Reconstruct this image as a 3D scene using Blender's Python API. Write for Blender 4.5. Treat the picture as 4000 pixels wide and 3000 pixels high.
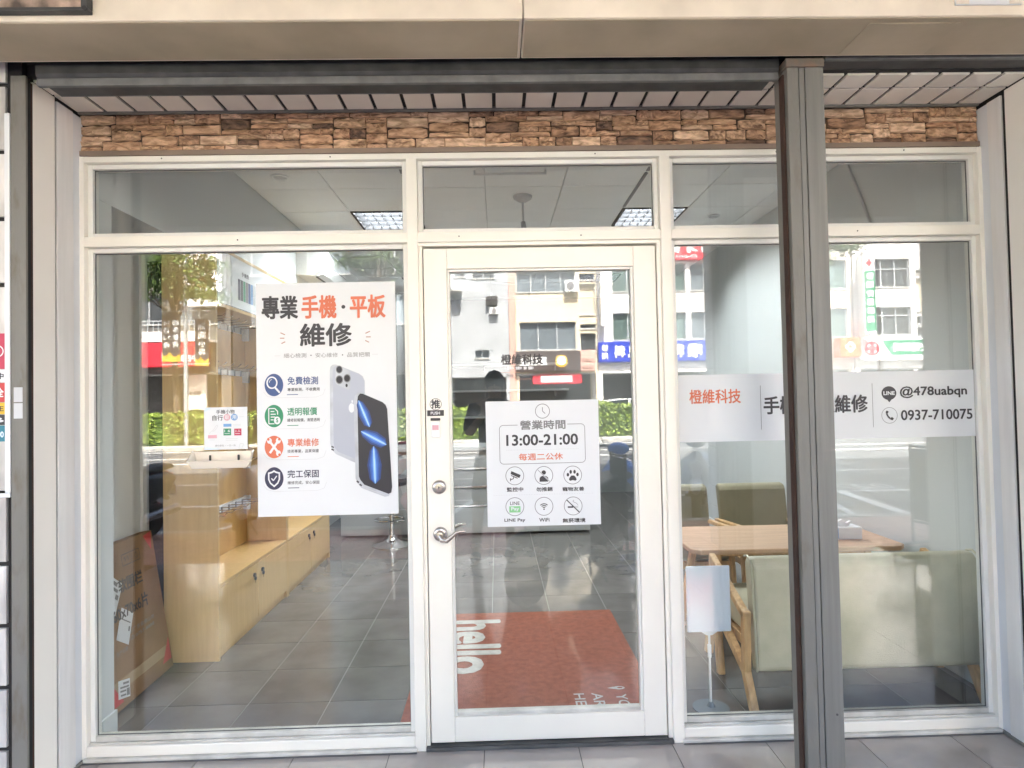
import bpy, bmesh, math, random
from mathutils import Vector, Matrix
R = math.radians
rnd = random.Random(7)
for o in list(bpy.data.objects):
    bpy.data.objects.remove(o)
sc = bpy.context.scene
COL = sc.collection

# ---------------------------------------------------------------- camera
YAW, PITCH, ROLL = 0.02409, 0.02339, -0.0205
fw = Vector((math.sin(YAW) * math.cos(PITCH), math.cos(YAW) * math.cos(PITCH), math.sin(PITCH)))
rt = Vector((math.cos(YAW), -math.sin(YAW), 0))
up = rt.cross(fw)
cr, sr = math.cos(ROLL), math.sin(ROLL)
rt2 = rt * cr + up * sr
up2 = up * cr - rt * sr
cam = bpy.data.cameras.new('camera')
cam.sensor_width = 36
cam.lens = 36 * 2490 / 4000
cam.clip_start = 0.05
cam.clip_end = 3000
cam_o = bpy.data.objects.new('camera', cam)
COL.objects.link(cam_o)
M = Matrix.Identity(4)
for i in range(3):
    M[i][0], M[i][1], M[i][2] = rt2[i], up2[i], -fw[i]
M.translation = Vector((-0.19972, -2.75014, 1.48703))
cam_o.matrix_world = M
sc.camera = cam_o

# ---------------------------------------------------------------- sky and sun
SUN_EL, SUN_AZ = R(57), R(9)
wd = bpy.data.worlds.new('World')
sc.world = wd
wd.use_nodes = True
nt = wd.node_tree
nt.nodes.clear()
sky = nt.nodes.new('ShaderNodeTexSky')
sky.sky_type = 'NISHITA'
sky.sun_disc = False
sky.sun_elevation = SUN_EL
sky.sun_rotation = SUN_AZ
sky.air_density = 1.0
sky.dust_density = 6.0
sky.ozone_density = 0.6
bg = nt.nodes.new('ShaderNodeBackground')
bg.inputs['Strength'].default_value = 0.13
ow = nt.nodes.new('ShaderNodeOutputWorld')
nt.links.new(sky.outputs[0], bg.inputs[0])
nt.links.new(bg.outputs[0], ow.inputs[0])
sun = bpy.data.lights.new('sun', 'SUN')
sun.energy = 5.0
sun.angle = R(0.5)
sun.color = (1.0, 0.95, 0.87)
sun_o = bpy.data.objects.new('sun', sun)
COL.objects.link(sun_o)
sd = Vector((-math.sin(SUN_AZ) * math.cos(SUN_EL), -math.cos(SUN_AZ) * math.cos(SUN_EL), -math.sin(SUN_EL)))
sun_o.rotation_euler = sd.to_track_quat('-Z', 'Y').to_euler()
sun_o.location = (0, 20, 40)

# ---------------------------------------------------------------- exposure and sampling
vs = sc.view_settings
vs.view_transform = 'Standard'
vs.look = 'None'
vs.exposure = 3.72
vs.gamma = 1
vs.use_curve_mapping = False
cy = sc.cycles
cy.use_denoising = True
cy.max_bounces = 10
cy.diffuse_bounces = 5
cy.glossy_bounces = 5
cy.transmission_bounces = 6
cy.transparent_max_bounces = 24
cy.caustics_reflective = False
cy.caustics_refractive = False
cy.sample_clamp_indirect = 6
TUBE = 44.0            # brightness of the shop's ceiling tubes

# ---------------------------------------------------------------- materials
def pm(name, col, rough=.5, metal=0., var=.08, scale=6., bump=0., spec=.5, stretch=(1, 1, 1), col2=None, c2=.5,
       rand=0., coat=0., bscale=None, detail=5., emit=None, estr=0., rvar=.0, alpha=1.):
    """procedural principled: noise-mixed colour, optional second colour in patches, per-object variation, bump"""
    m = bpy.data.materials.new(name)
    m.use_nodes = True
    t = m.node_tree
    N, L = t.nodes, t.links
    b = N['Principled BSDF']
    b.inputs['Roughness'].default_value = rough
    b.inputs['Metallic'].default_value = metal
    b.inputs['Specular IOR Level'].default_value = spec
    b.inputs['Coat Weight'].default_value = coat
    tc = N.new('ShaderNodeTexCoord')
    mp = N.new('ShaderNodeMapping')
    mp.inputs['Scale'].default_value = stretch
    oi = N.new('ShaderNodeObjectInfo')
    L.new(tc.outputs['Object'], mp.inputs[0])
    ad = N.new('ShaderNodeVectorMath')
    sc_ = N.new('ShaderNodeVectorMath')
    sc_.operation = 'SCALE'
    cb = N.new('ShaderNodeCombineXYZ')
    for k in range(3):
        L.new(oi.outputs['Random'], cb.inputs[k])
    L.new(cb.outputs[0], sc_.inputs[0])
    sc_.inputs['Scale'].default_value = 40.
    L.new(mp.outputs[0], ad.inputs[0])
    L.new(sc_.outputs[0], ad.inputs[1])
    nz = N.new('ShaderNodeTexNoise')
    nz.inputs['Scale'].default_value = scale
    nz.inputs['Detail'].default_value = detail
    L.new(ad.outputs[0], nz.inputs['Vector'])
    c = Vector(col[:3])
    d = Vector(col2[:3]) if col2 else c
    lo = [max(0, x * (1 - var)) for x in c]
    hi = [min(1, x * (1 + var * .6)) for x in (d if col2 else c)]
    rp = N.new('ShaderNodeValToRGB')
    w = .16 if col2 else .3
    rp.color_ramp.elements[0].position = max(0, c2 - w)
    rp.color_ramp.elements[1].position = min(1, c2 + w)
    rp.color_ramp.elements[0].color = (*lo, 1)
    rp.color_ramp.elements[1].color = (*hi, 1)
    L.new(nz.outputs['Fac'], rp.inputs[0])
    out = rp.outputs[0]
    if rand:
        hv = N.new('ShaderNodeHueSaturation')
        mr = N.new('ShaderNodeMapRange')
        mr.inputs['To Min'].default_value = 1 - rand
        mr.inputs['To Max'].default_value = 1 + rand
        L.new(oi.outputs['Random'], mr.inputs['Value'])
        L.new(mr.outputs[0], hv.inputs['Value'])
        L.new(out, hv.inputs['Color'])
        out = hv.outputs[0]
    L.new(out, b.inputs['Base Color'])
    if rvar:
        mr = N.new('ShaderNodeMapRange')
        mr.inputs['To Min'].default_value = max(.02, rough - rvar)
        mr.inputs['To Max'].default_value = rough + rvar
        L.new(nz.outputs['Fac'], mr.inputs['Value'])
        L.new(mr.outputs[0], b.inputs['Roughness'])
    if bump:
        n2 = N.new('ShaderNodeTexNoise')
        n2.inputs['Scale'].default_value = bscale or scale * 6
        n2.inputs['Detail'].default_value = 6
        L.new(ad.outputs[0], n2.inputs['Vector'])
        bp = N.new('ShaderNodeBump')
        bp.inputs['Strength'].default_value = bump
        bp.inputs['Distance'].default_value = .01
        L.new(n2.outputs['Fac'], bp.inputs['Height'])
        L.new(bp.outputs[0], b.inputs['Normal'])
    if emit:
        b.inputs['Emission Color'].default_value = (*emit, 1)
        b.inputs['Emission Strength'].default_value = estr
    return m

def glass_mat(name, tint, base):
    """clear sheet glass: tinted see-through mixed with a mirror reflection that grows toward grazing angles"""
    m = bpy.data.materials.new(name)
    m.use_nodes = True
    t = m.node_tree
    N, L = t.nodes, t.links
    N.clear()
    o = N.new('ShaderNodeOutputMaterial')
    mx = N.new('ShaderNodeMixShader')
    tr = N.new('ShaderNodeBsdfTransparent')
    tr.inputs[0].default_value = (*tint, 1)
    gl = N.new('ShaderNodeBsdfGlossy')
    gl.inputs['Roughness'].default_value = 0.0
    lw = N.new('ShaderNodeLayerWeight')
    lw.inputs['Blend'].default_value = .5
    pw = N.new('ShaderNodeMath')
    pw.operation = 'POWER'
    pw.inputs[1].default_value = 5
    ml = N.new('ShaderNodeMath')
    ml.operation = 'MULTIPLY_ADD'
    ml.inputs[1].default_value = .9
    ml.inputs[2].default_value = base
    L.new(lw.outputs['Facing'], pw.inputs[0])
    L.new(pw.outputs[0], ml.inputs[0])
    L.new(ml.outputs[0], mx.inputs[0])
    L.new(tr.outputs[0], mx.inputs[1])
    L.new(gl.outputs[0], mx.inputs[2])
    L.new(mx.outputs[0], o.inputs[0])
    return m

K = {}
def mk(n, *a, **k):
    K[n] = pm(n, *a, **k)
mk('cream_paint', (.87, .835, .755), .32, var=.05, scale=3, bump=.03, bscale=60)
mk('bead', (.80, .79, .75), .3, var=.05)
mk('dirty_sill', (.62, .60, .55), .5, var=.4, scale=9)
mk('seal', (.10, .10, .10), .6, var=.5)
mk('black', (.022, .021, .024), .55, var=.4)
mk('matt_black', (.012, .012, .013), .8, var=.2)
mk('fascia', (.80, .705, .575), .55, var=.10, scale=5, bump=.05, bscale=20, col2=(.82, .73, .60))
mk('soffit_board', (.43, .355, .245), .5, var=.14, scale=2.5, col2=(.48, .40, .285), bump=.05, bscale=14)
mk('steel', (.180, .176, .162), .5, .1, var=.06, scale=6, bump=.10, bscale=50, rvar=.06, col2=(.20, .196, .18), c2=.5, stretch=(9, 9, .35))
mk('steel_worn', (.19, .184, .165), .55, .1, var=.05, scale=7, bump=.15, bscale=40, col2=(.11, .085, .055), c2=.72, detail=9, stretch=(3, 3, 1))
mk('steel_mid', (.14, .142, .14), .5, .2, var=.12, scale=16, col2=(.17, .17, .168))
mk('steel_dark', (.055, .056, .057), .5, .3, var=.2, scale=12, col2=(.07, .07, .069))
mk('rust', (.05, .022, .014), .8, var=.5, scale=12, bump=.3)
mk('rust_metal', (.34, .29, .24), .65, .2, var=.5, scale=14, col2=(.22, .12, .07), c2=.58, bump=.2)
mk('ceramic', (.82, .775, .70), .25, var=.07, scale=2.5, rand=.05, col2=(.84, .80, .73))
mk('ceramic_wall', (.52, .495, .475), .35, var=.25, scale=3, rand=.06, col2=(.62, .60, .58), stretch=(4, 4, 1))
mk('reveal_panel', (.87, .835, .775), .4, var=.02, scale=2)
mk('reveal_grey', (.75, .735, .715), .55, var=.03, scale=5, stretch=(6, 6, .5), col2=(.78, .765, .75))
mk('grout_dark', (.02, .018, .018), .85, var=.3)
mk('grout_light', (.26, .25, .245), .8, var=.2)
mk('grout', (.10, .095, .09), .85, var=.3)
for i, (a, b) in enumerate([((.36, .19, .10), (.56, .36, .23)), ((.25, .12, .062), (.54, .33, .20)), ((.13, .062, .034), (.46, .275, .165)),
                            ((.44, .255, .15), (.68, .48, .33)), ((.05, .028, .02), (.24, .14, .09)), ((.19, .09, .045), (.58, .38, .24))]):
    mk('stone%d' % i, a, .75, var=.3, scale=2.6, col2=b, c2=.47, stretch=(1, 1, .9), bump=.25, bscale=7, rand=.12, detail=8)
mk('stone_back', (.05, .03, .02), .9, var=.4)
mk('brown_trim', (.26, .19, .145), .6, var=.35, scale=14, stretch=(.3, 1, 1))
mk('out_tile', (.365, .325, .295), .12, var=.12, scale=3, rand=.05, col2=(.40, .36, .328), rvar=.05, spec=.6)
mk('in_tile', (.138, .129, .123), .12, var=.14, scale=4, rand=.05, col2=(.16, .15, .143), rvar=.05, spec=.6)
mk('wall_white', (.60, .625, .63), .7, var=.03, scale=2)
mk('ceiling', (.86, .87, .87), .8, var=.03, scale=5, bump=.1, bscale=120)
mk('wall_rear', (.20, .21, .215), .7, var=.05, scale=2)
mk('ceil_grid', (.62, .63, .63), .6, var=.04)
mk('wood', (.61, .41, .175), .38, var=.04, scale=7, stretch=(6, 6, .5), col2=(.625, .425, .19), rand=.03)
mk('wood_in', (.53, .315, .105), .45, var=.10, scale=7, stretch=(6, 1, .5), col2=(.56, .34, .12))
mk('beech', (.62, .37, .17), .35, var=.15, scale=9, stretch=(5, 5, 1), col2=(.68, .43, .21), coat=.2)
mk('table_wood', (.52, .33, .205), .4, var=.08, scale=6, stretch=(.6, 6, 1), col2=(.56, .365, .23))
mk('cream_leather', (.50, .465, .335), .42, var=.07, scale=9, bump=.12, bscale=160, col2=(.53, .495, .365))
mk('olive_dark', (.17, .15, .10), .6, var=.1)
mk('olive_leather', (.285, .255, .17), .55, var=.10, scale=9, bump=.15, bscale=160)
mk('white_plastic', (.80, .81, .82), .35, var=.03)
mk('stand_base', (.15, .18, .205), .2, var=.05)
mk('board_white', (.72, .77, .86), .3, var=.03)
mk('tray', (.74, .67, .575), .3, var=.05)
mk('chrome', (.72, .72, .74), .12, 1., var=.06, scale=3)
mk('nickel', (.50, .46, .43), .26, .9, var=.1)
mk('lock_black', (.03, .03, .03), .35, var=.3)
mk('grey_counter', (.30, .305, .31), .4, var=.05)
mk('grey_counter2', (.36, .37, .375), .35, var=.05)
mk('carton', (.25, .14, .066), .75, var=.10, scale=5, col2=(.275, .158, .078), bump=.08)
mk('carton_edge', (.33, .22, .13), .8, var=.15)
mk('tape', (.44, .33, .21), .2, var=.08)
mk('mat_red', (.265, .078, .044), .95, var=.12, scale=26, bump=.5, bscale=260, col2=(.295, .09, .053))
mk('mat_print', (.50, .48, .45), .9, var=.2, scale=30)
mk('sheet', (.70, .72, .745), .45, var=.015)
mk('print_black', (.045, .042, .048), .5, var=.1)
mk('print_grey', (.20, .20, .21), .5, var=.1)
mk('print_light', (.55, .56, .58), .5, var=.1)
mk('print_orange', (.66, .17, .09), .5, var=.06)
mk('print_red', (.56, .055, .055), .5, var=.1)
mk('print_brown', (.45, .27, .22), .5, var=.1)
mk('print_navy', (.055, .095, .24), .5, var=.08)
mk('print_green', (.04, .26, .13), .5, var=.08)
mk('print_lime', (.24, .56, .26), .5, var=.06)
mk('print_dark', (.04, .04, .085), .5, var=.1)
mk('print_blue', (.16, .34, .62), .5, var=.1)
mk('print_pink', (.68, .38, .44), .5, var=.1)
mk('print_sky', (.62, .74, .86), .5, var=.03)
mk('print_crimson', (.50, .04, .09), .5, var=.1)
mk('print_yellow', (.75, .48, .03), .5, var=.1)
mk('print_teal', (.03, .20, .27), .5, var=.2)
mk('phone_silver', (.42, .45, .53), .4, var=.06, scale=4)
mk('phone_edge', (.50, .53, .58), .35, var=.3, scale=14)
mk('phone_screen', (.022, .020, .030), .4, var=.3)
mk('glow_deep', (.02, .05, .20), .4, var=.4, scale=20)
mk('glow_mid', (.03, .10, .38), .4, var=.3, scale=20)
mk('glow_pale', (.20, .42, .80), .4, var=.15, scale=20)
mk('glow_blue', (.05, .17, .58), .4, var=.25, scale=20)
mk('glow_light', (.45, .68, .90), .4, var=.1)
mk('tube', (.9, .9, .9), .5, emit=(.93, .98, 1.), estr=TUBE)
mk('tube_rear', (.9, .9, .9), .5, emit=(.93, .98, 1.), estr=TUBE * .3)
mk('reflector', (.009, .009, .010), .7, var=.1, spec=.05)
mk('asphalt', (.095, .096, .10), .85, var=.18, scale=9, bump=.4, bscale=160, col2=(.115, .116, .12))
mk('road_paint', (.78, .78, .76), .6, var=.2, scale=14)
mk('paver', (.58, .33, .26), .7, var=.2, scale=9, rand=.14, col2=(.64, .38, .31), bump=.2)
mk('concrete', (.42, .41, .385), .8, var=.2, scale=4, bump=.25, col2=(.48, .47, .44))
mk('leaf_hedge', (.17, .26, .03), .5, var=.4, scale=3, col2=(.27, .36, .06))
mk('leaf_tree', (.055, .105, .018), .5, var=.5, scale=1.5, col2=(.10, .16, .03))
mk('bark', (.13, .10, .075), .85, var=.35, scale=6, stretch=(3, 3, .6), bump=.4)
mk('wall_cream', (.72, .63, .47), .75, var=.08, scale=.8, bump=.08)
mk('wall_tilewhite', (.74, .73, .72), .55, var=.05, scale=1.2)
mk('wall_warm', (.74, .69, .61), .6, var=.07, scale=1.1)
mk('wall_shade', (.13, .125, .115), .7, var=.2, scale=.8)
mk('wall_dark', (.05, .053, .054), .6, var=.15, scale=.8)
mk('wall_grey', (.36, .38, .40), .7, var=.10, scale=.7, col2=(.42, .44, .46))
mk('wall_pink', (.60, .36, .30), .7, var=.1)
mk('win_frame', (.62, .64, .66), .35, .3, var=.05)
mk('win_dark', (.055, .06, .065), .12, var=.3, scale=1, spec=.8)
mk('win_blue', (.16, .19, .215), .15, var=.25, scale=.6, spec=.8)
mk('win_green', (.10, .15, .14), .15, var=.25, scale=.6, spec=.8)
mk('shop_dark', (.055, .052, .05), .5, var=.5, scale=.5)
mk('sign_blue', (.02, .045, .42), .4, var=.05)
mk('sign_red', (.66, .03, .05), .4, var=.05)
mk('sign_green', (.012, .23, .10), .4, var=.05)
mk('sign_orange', (.80, .14, .03), .4, var=.05)
mk('sign_brown', (.075, .055, .05), .5, var=.2)
mk('sign_white', (.82, .83, .83), .4, var=.02)
mk('banner_navy', (.035, .035, .055), .7, var=.2)
mk('banner_gold', (.70, .42, .04), .7, var=.2, scale=4)
mk('scoot_blue', (.05, .27, .88), .22, var=.08, coat=.6)
mk('scoot_dark', (.035, .036, .04), .3, var=.1, coat=.4)
mk('scoot_red', (.72, .055, .03), .25, var=.08, coat=.5)
mk('scoot_white', (.70, .71, .72), .25, var=.04, coat=.5)
mk('scoot_silver', (.42, .43, .45), .3, .5, var=.06, coat=.3)
mk('rubber', (.02, .02, .02), .8, var=.2)
mk('alloy', (.42, .42, .43), .35, .8, var=.1)
mk('seat_vinyl', (.022, .022, .024), .5, var=.2)
mk('car_white', (.78, .79, .80), .2, var=.02, coat=.7)
mk('car_glass', (.02, .024, .028), .06, spec=.8, var=.2)
mk('lamp_red', (.55, .03, .02), .3, var=.1)
mk('lamp_clear', (.75, .76, .78), .15, var=.1)
mk('skin', (.50, .33, .25), .55, var=.08)
mk('shirt', (.045, .047, .055), .85, var=.15, bump=.3)
mk('shorts', (.075, .075, .085), .85, var=.15, bump=.3)
mk('hair', (.02, .016, .014), .6, var=.3, bump=.5)
mk('shoe', (.06, .06, .065), .7, var=.2)
mk('pole', (.52, .54, .55), .45, .4, var=.08)
mk('stand_black', (.028, .028, .03), .4, .3, var=.2)
mk('ac_white', (.73, .74, .735), .35, var=.03)
mk('picture', (.20, .15, .12), .4, var=.6, scale=12, col2=(.42, .31, .24))
GLASS = glass_mat('shop_glass', (.975, .99, .982), .072)
K['glass'] = GLASS

# ---------------------------------------------------------------- mesh helpers
ORG = {}
class MB:
    def __init__(s):
        s.v = []; s.f = []; s.sm = []
    def add(s, vs, fs, smooth=False):
        n = len(s.v)
        s.v += [tuple(p) for p in vs]
        s.f += [tuple(i + n for i in f) for f in fs]
        s.sm += [smooth] * len(fs)
        return s
    def box(s, x0, x1, y0, y1, z0, z1):
        return s.add([(x, y, z) for z in (z0, z1) for y in (y0, y1) for x in (x0, x1)],
                     [(0, 2, 3, 1), (4, 5, 7, 6), (0, 1, 5, 4), (2, 6, 7, 3), (0, 4, 6, 2), (1, 3, 7, 5)])
    def obox(s, c, ax, ay, az):
        c, ax, ay, az = map(Vector, (c, ax, ay, az))
        return s.add([c + i * ax + j * ay + k * az for k in (-1, 1) for j in (-1, 1) for i in (-1, 1)],
                     [(0, 2, 3, 1), (4, 5, 7, 6), (0, 1, 5, 4), (2, 6, 7, 3), (0, 4, 6, 2), (1, 3, 7, 5)])
    def bar(s, p0, p1, w, h=None, upv=(0, 0, 1)):
        p0, p1 = Vector(p0), Vector(p1)
        d = (p1 - p0)
        u = Vector(upv)
        if abs(d.normalized().dot(u)) > .95:
            u = Vector((0, 1, 0))
        a = d.cross(u).normalized() * w / 2
        b = a.cross(d).normalized() * (h or w) / 2
        return s.obox((p0 + p1) / 2, d / 2, a, b)
    def cyl(s, p0, p1, r0, r1=None, n=12, caps=True):
        p0, p1 = Vector(p0), Vector(p1)
        r1 = r0 if r1 is None else r1
        d = (p1 - p0).normalized()
        u = Vector((0, 0, 1)) if abs(d.z) < .9 else Vector((1, 0, 0))
        a = d.cross(u).normalized(); b = d.cross(a)
        ring = [(a * math.cos(2 * math.pi * i / n) + b * math.sin(2 * math.pi * i / n)) for i in range(n)]
        k = len(s.v)
        s.v += [tuple(p0 + q * r0) for q in ring] + [tuple(p1 + q * r1) for q in ring]
        for i in range(n):
            j = (i + 1) % n
            s.f.append((k + i, k + j, k + n + j, k + n + i)); s.sm.append(True)
        if caps:
            s.f.append(tuple(k + i for i in reversed(range(n)))); s.sm.append(False)
            s.f.append(tuple(k + n + i for i in range(n))); s.sm.append(False)
        return s
    def tube(s, pts, r, n=8, closed=False):
        P = [Vector(p) for p in pts]
        rr = r if isinstance(r, (list, tuple)) else [r] * len(P)
        k = len(s.v)
        m = len(P)
        pu = None
        for i, p in enumerate(P):
            a = P[(i - 1) % m] if (i or closed) else P[0]
            b = P[(i + 1) % m] if (i < m - 1 or closed) else P[-1]
            d = (b - a).normalized()
            if pu is None:
                u = Vector((0, 0, 1)) if abs(d.z) < .9 else Vector((1, 0, 0))
                u = (u - d * d.dot(u)).normalized()
            else:
                u = (pu - d * d.dot(pu)).normalized()
            pu = u
            w = d.cross(u)
            s.v += [tuple(p + (u * math.cos(2 * math.pi * j / n) + w * math.sin(2 * math.pi * j / n)) * rr[i]) for j in range(n)]
        for i in range(m if closed else m - 1):
            i2 = (i + 1) % m
            for j in range(n):
                j2 = (j + 1) % n
                s.f.append((k + i * n + j, k + i * n + j2, k + i2 * n + j2, k + i2 * n + j)); s.sm.append(True)
        if not closed:
            s.f.append(tuple(k + j for j in reversed(range(n)))); s.sm.append(False)
            s.f.append(tuple(k + (m - 1) * n + j for j in range(n))); s.sm.append(False)
        return s
    def lathe(s, prof, c=(0, 0, 0), n=24, axis='z'):
        k = len(s.v)
        for r, z in prof:
            for i in range(n):
                a = 2 * math.pi * i / n
                x, y = r * math.cos(a), r * math.sin(a)
                if axis == 'z': p = (c[0] + x, c[1] + y, c[2] + z)
                elif axis == 'y': p = (c[0] + x, c[1] + z, c[2] + y)
                else: p = (c[0] + z, c[1] + x, c[2] + y)
                s.v.append(p)
        for q in range(len(prof) - 1):
            for i in range(n):
                j = (i + 1) % n
                s.f.append((k + q * n + i, k + q * n + j, k + (q + 1) * n + j, k + (q + 1) * n + i)); s.sm.append(True)
        s.f.append(tuple(k + i for i in reversed(range(n)))); s.sm.append(False)
        s.f.append(tuple(k + (len(prof) - 1) * n + i for i in range(n))); s.sm.append(False)
        return s
    def prism(s, poly, a0, a1, ax='y'):
        """extrude a 2-D polygon: ax 'y' -> (x,z) outline, 'x' -> (y,z), 'z' -> (x,y)"""
        n = len(poly)
        def P(p, a):
            return {'y': (p[0], a, p[1]), 'x': (a, p[0], p[1]), 'z': (p[0], p[1], a)}[ax]
        return s.add([P(p, a0) for p in poly] + [P(p, a1) for p in poly],
                     [tuple(range(n)), tuple(reversed(range(n, 2 * n)))] + [(i, (i + 1) % n, n + (i + 1) % n, n + i) for i in range(n)])
    def ball(s, c, r, n=12, m=8):
        rx, ry, rz = r if isinstance(r, (list, tuple)) else (r, r, r)
        k = len(s.v)
        for j in range(1, m):
            t = math.pi * j / m
            for i in range(n):
                a = 2 * math.pi * i / n
                s.v.append((c[0] + rx * math.sin(t) * math.cos(a), c[1] + ry * math.sin(t) * math.sin(a), c[2] + rz * math.cos(t)))
        for j in range(m - 2):
            for i in range(n):
                i2 = (i + 1) % n
                s.f.append((k + j * n + i, k + (j + 1) * n + i, k + (j + 1) * n + i2, k + j * n + i2)); s.sm.append(True)
        T, B = len(s.v), len(s.v) + 1
        s.v += [(c[0], c[1], c[2] + rz), (c[0], c[1], c[2] - rz)]
        for i in range(n):
            i2 = (i + 1) % n
            s.f.append((T, k + i, k + i2)); s.sm.append(True)
            s.f.append((B, k + (m - 2) * n + i2, k + (m - 2) * n + i)); s.sm.append(True)
        return s
    def mesh(s, name, org=(0, 0, 0), fix=True):
        me = bpy.data.meshes.new(name)
        o = org
        me.from_pydata([(p[0] - o[0], p[1] - o[1], p[2] - o[2]) for p in s.v], [], s.f)
        me.polygons.foreach_set('use_smooth', s.sm)
        if fix:
            b = bmesh.new(); b.from_mesh(me)
            bmesh.ops.recalc_face_normals(b, faces=b.faces)
            b.to_mesh(me); b.free()
        if any(s.sm):
            me.set_sharp_from_angle(angle=R(40))
        return me
    def build(s, name, mat, parent=None, bevel=0., fix=True, kind=None, seg=2):
        org = ORG.get(parent.name, (0, 0, 0)) if parent else (0, 0, 0)
        me = s.mesh(name, org, fix)
        return link(name, me, mat, parent, bevel, kind, seg)

def link(name, me, mat, parent=None, bevel=0., kind=None, seg=2):
    o = bpy.data.objects.new(name, me)
    COL.objects.link(o)
    if mat is not None and not me.materials:
        me.materials.append(K[mat] if isinstance(mat, str) else mat)
    if parent:
        o.parent = parent
        ORG[o.name] = ORG.get(parent.name, (0, 0, 0))
    if bevel:
        b = o.modifiers.new('bevel', 'BEVEL')
        b.width = bevel; b.segments = seg; b.limit_method = 'ANGLE'; b.angle_limit = R(35)
    if kind:
        o['kind'] = kind
    return o

def tag(o, label, cat, group=None):
    o['label'] = label; o['category'] = cat
    if group: o['group'] = group
    return o
def thing(name, label, cat, loc=(0, 0, 0), group=None, local=False):
    o = bpy.data.objects.new(name, None)
    o.empty_display_size = .1
    COL.objects.link(o)
    o.location = loc
    ORG[o.name] = (0, 0, 0) if local else tuple(loc)
    return tag(o, label, cat, group)
def copy_tree(o, parent=None):
    c = o.copy(); COL.objects.link(c)
    if parent: c.parent = parent
    for ch in o.children: copy_tree(ch, c)
    return c
def bx(x0, x1, y0, y1, z0, z1):
    return MB().box(x0, x1, y0, y1, z0, z1)

_txt = {}
def text_mesh(body):
    if body not in _txt:
        cu = bpy.data.curves.new('lettering', 'FONT')
        cu.body = body; cu.size = 1; cu.resolution_u = 3
        o = bpy.data.objects.new('lettering_source', cu)
        COL.objects.link(o)
        dg = bpy.context.evaluated_depsgraph_get()
        dg.update()
        me = bpy.data.meshes.new_from_object(o.evaluated_get(dg), depsgraph=dg)
        bpy.data.objects.remove(o)
        V = [v.co.copy() for v in me.vertices]
        F = [tuple(p.vertices) for p in me.polygons]
        x0 = min(v.x for v in V); x1 = max(v.x for v in V); y0 = min(v.y for v in V); y1 = max(v.y for v in V)
        _txt[body] = ([((v.x - x0) / (x1 - x0), (v.y - y0) / (y1 - y0)) for v in V], F)
        bpy.data.meshes.remove(me)
    return _txt[body]
def lettering(body, fn, mat, parent, bold=.012, name='lettering'):
    """flat print; fn maps unit box (u right, v up) to a point; heavier type is struck several times, slightly shifted"""
    V, F = text_mesh(body)
    o, ux, vy = Vector(fn(0, 0)), Vector(fn(1, 0)), Vector(fn(0, 1))
    n = (ux - o).cross(vy - o).normalized()
    h = (vy - o).length; wdt = (ux - o).length
    b = MB()
    sv = bold * 1.5; su = sv * h / wdt * .9
    sh = [(0, 0)] if bold <= .002 else [(0, 0), (su, 0), (-su, 0), (0, sv), (0, -sv)] + ([(su, sv * .7), (-su, -sv * .7), (su, -sv * .7), (-su, sv * .7)] if bold > .015 else [])
    for k, (du, dv) in enumerate(sh):
        off = n * (k * min(h * .003, .0002 if h < 1.2 and abs(o.y) < 6 else .002))
        b.add([Vector(fn((u - .5) * (1 - 2 * su) + .5 + du, (v - .5) * (1 - 2 * sv) + .5 + dv)) + off for u, v in V], F)
    return b.build(name, mat, parent, fix=False)
def on_y(x0, x1, z0, z1, y):
    return lambda u, v: (x0 + (x1 - x0) * u, y, z0 + (z1 - z0) * v)
def text_y(body, box, mat, parent, y, bold=.012):
    return lettering(body, on_y(*box, y), mat, parent, bold)
def disc_poly(cx, cz, rx, rz=None, n=36, a0=0, a1=360):
    rz = rz or rx
    return [(cx + rx * math.cos(R(a0 + (a1 - a0) * i / n)), cz + rz * math.sin(R(a0 + (a1 - a0) * i / n))) for i in range(n if a1 - a0 == 360 else n + 1)]
def flat(poly, y, name, mat, parent):
    b = MB(); b.add([(p[0], y, p[1]) for p in poly], [tuple(range(len(poly)))])
    return b.build(name, mat, parent, fix=False)
def strokes(lines, w, y, name, mat, parent):
    """polyline strokes drawn as thin flat ribbons in the x-z plane (butt joints overlap a little)"""
    b = MB()
    for k, ln in enumerate(lines):
        for (p, q) in zip(ln[:-1], ln[1:]):
            d = Vector((q[0] - p[0], q[1] - p[1]))
            if d.length < 1e-6: continue
            n = Vector((-d.y, d.x)).normalized() * w / 2
            yy = y - 1e-4 * (len(b.f) % 7)
            b.add([(p[0] + n.x, yy, p[1] + n.y), (q[0] + n.x, yy, q[1] + n.y), (q[0] - n.x, yy, q[1] - n.y), (p[0] - n.x, yy, p[1] - n.y)], [(0, 1, 2, 3)])
    return b.build(name, mat, parent, fix=False)
def ring(cx, cz, r, w, y, name, mat, parent, rz=None, a0=0, a1=360, n=40):
    rz = rz or r
    b = MB()
    o = disc_poly(cx, cz, r, rz, n, a0, a1 if a1 - a0 < 360 else a0 + 359.999)
    i = disc_poly(cx, cz, r - w, rz - w, n, a0, a1 if a1 - a0 < 360 else a0 + 359.999)
    m = len(o)
    b.add([(p[0], y, p[1]) for p in o] + [(p[0], y, p[1]) for p in i], [(j, j + 1, m + j + 1, m + j) for j in range(m - 1)])
    return b.build(name, mat, parent, fix=False)
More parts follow.
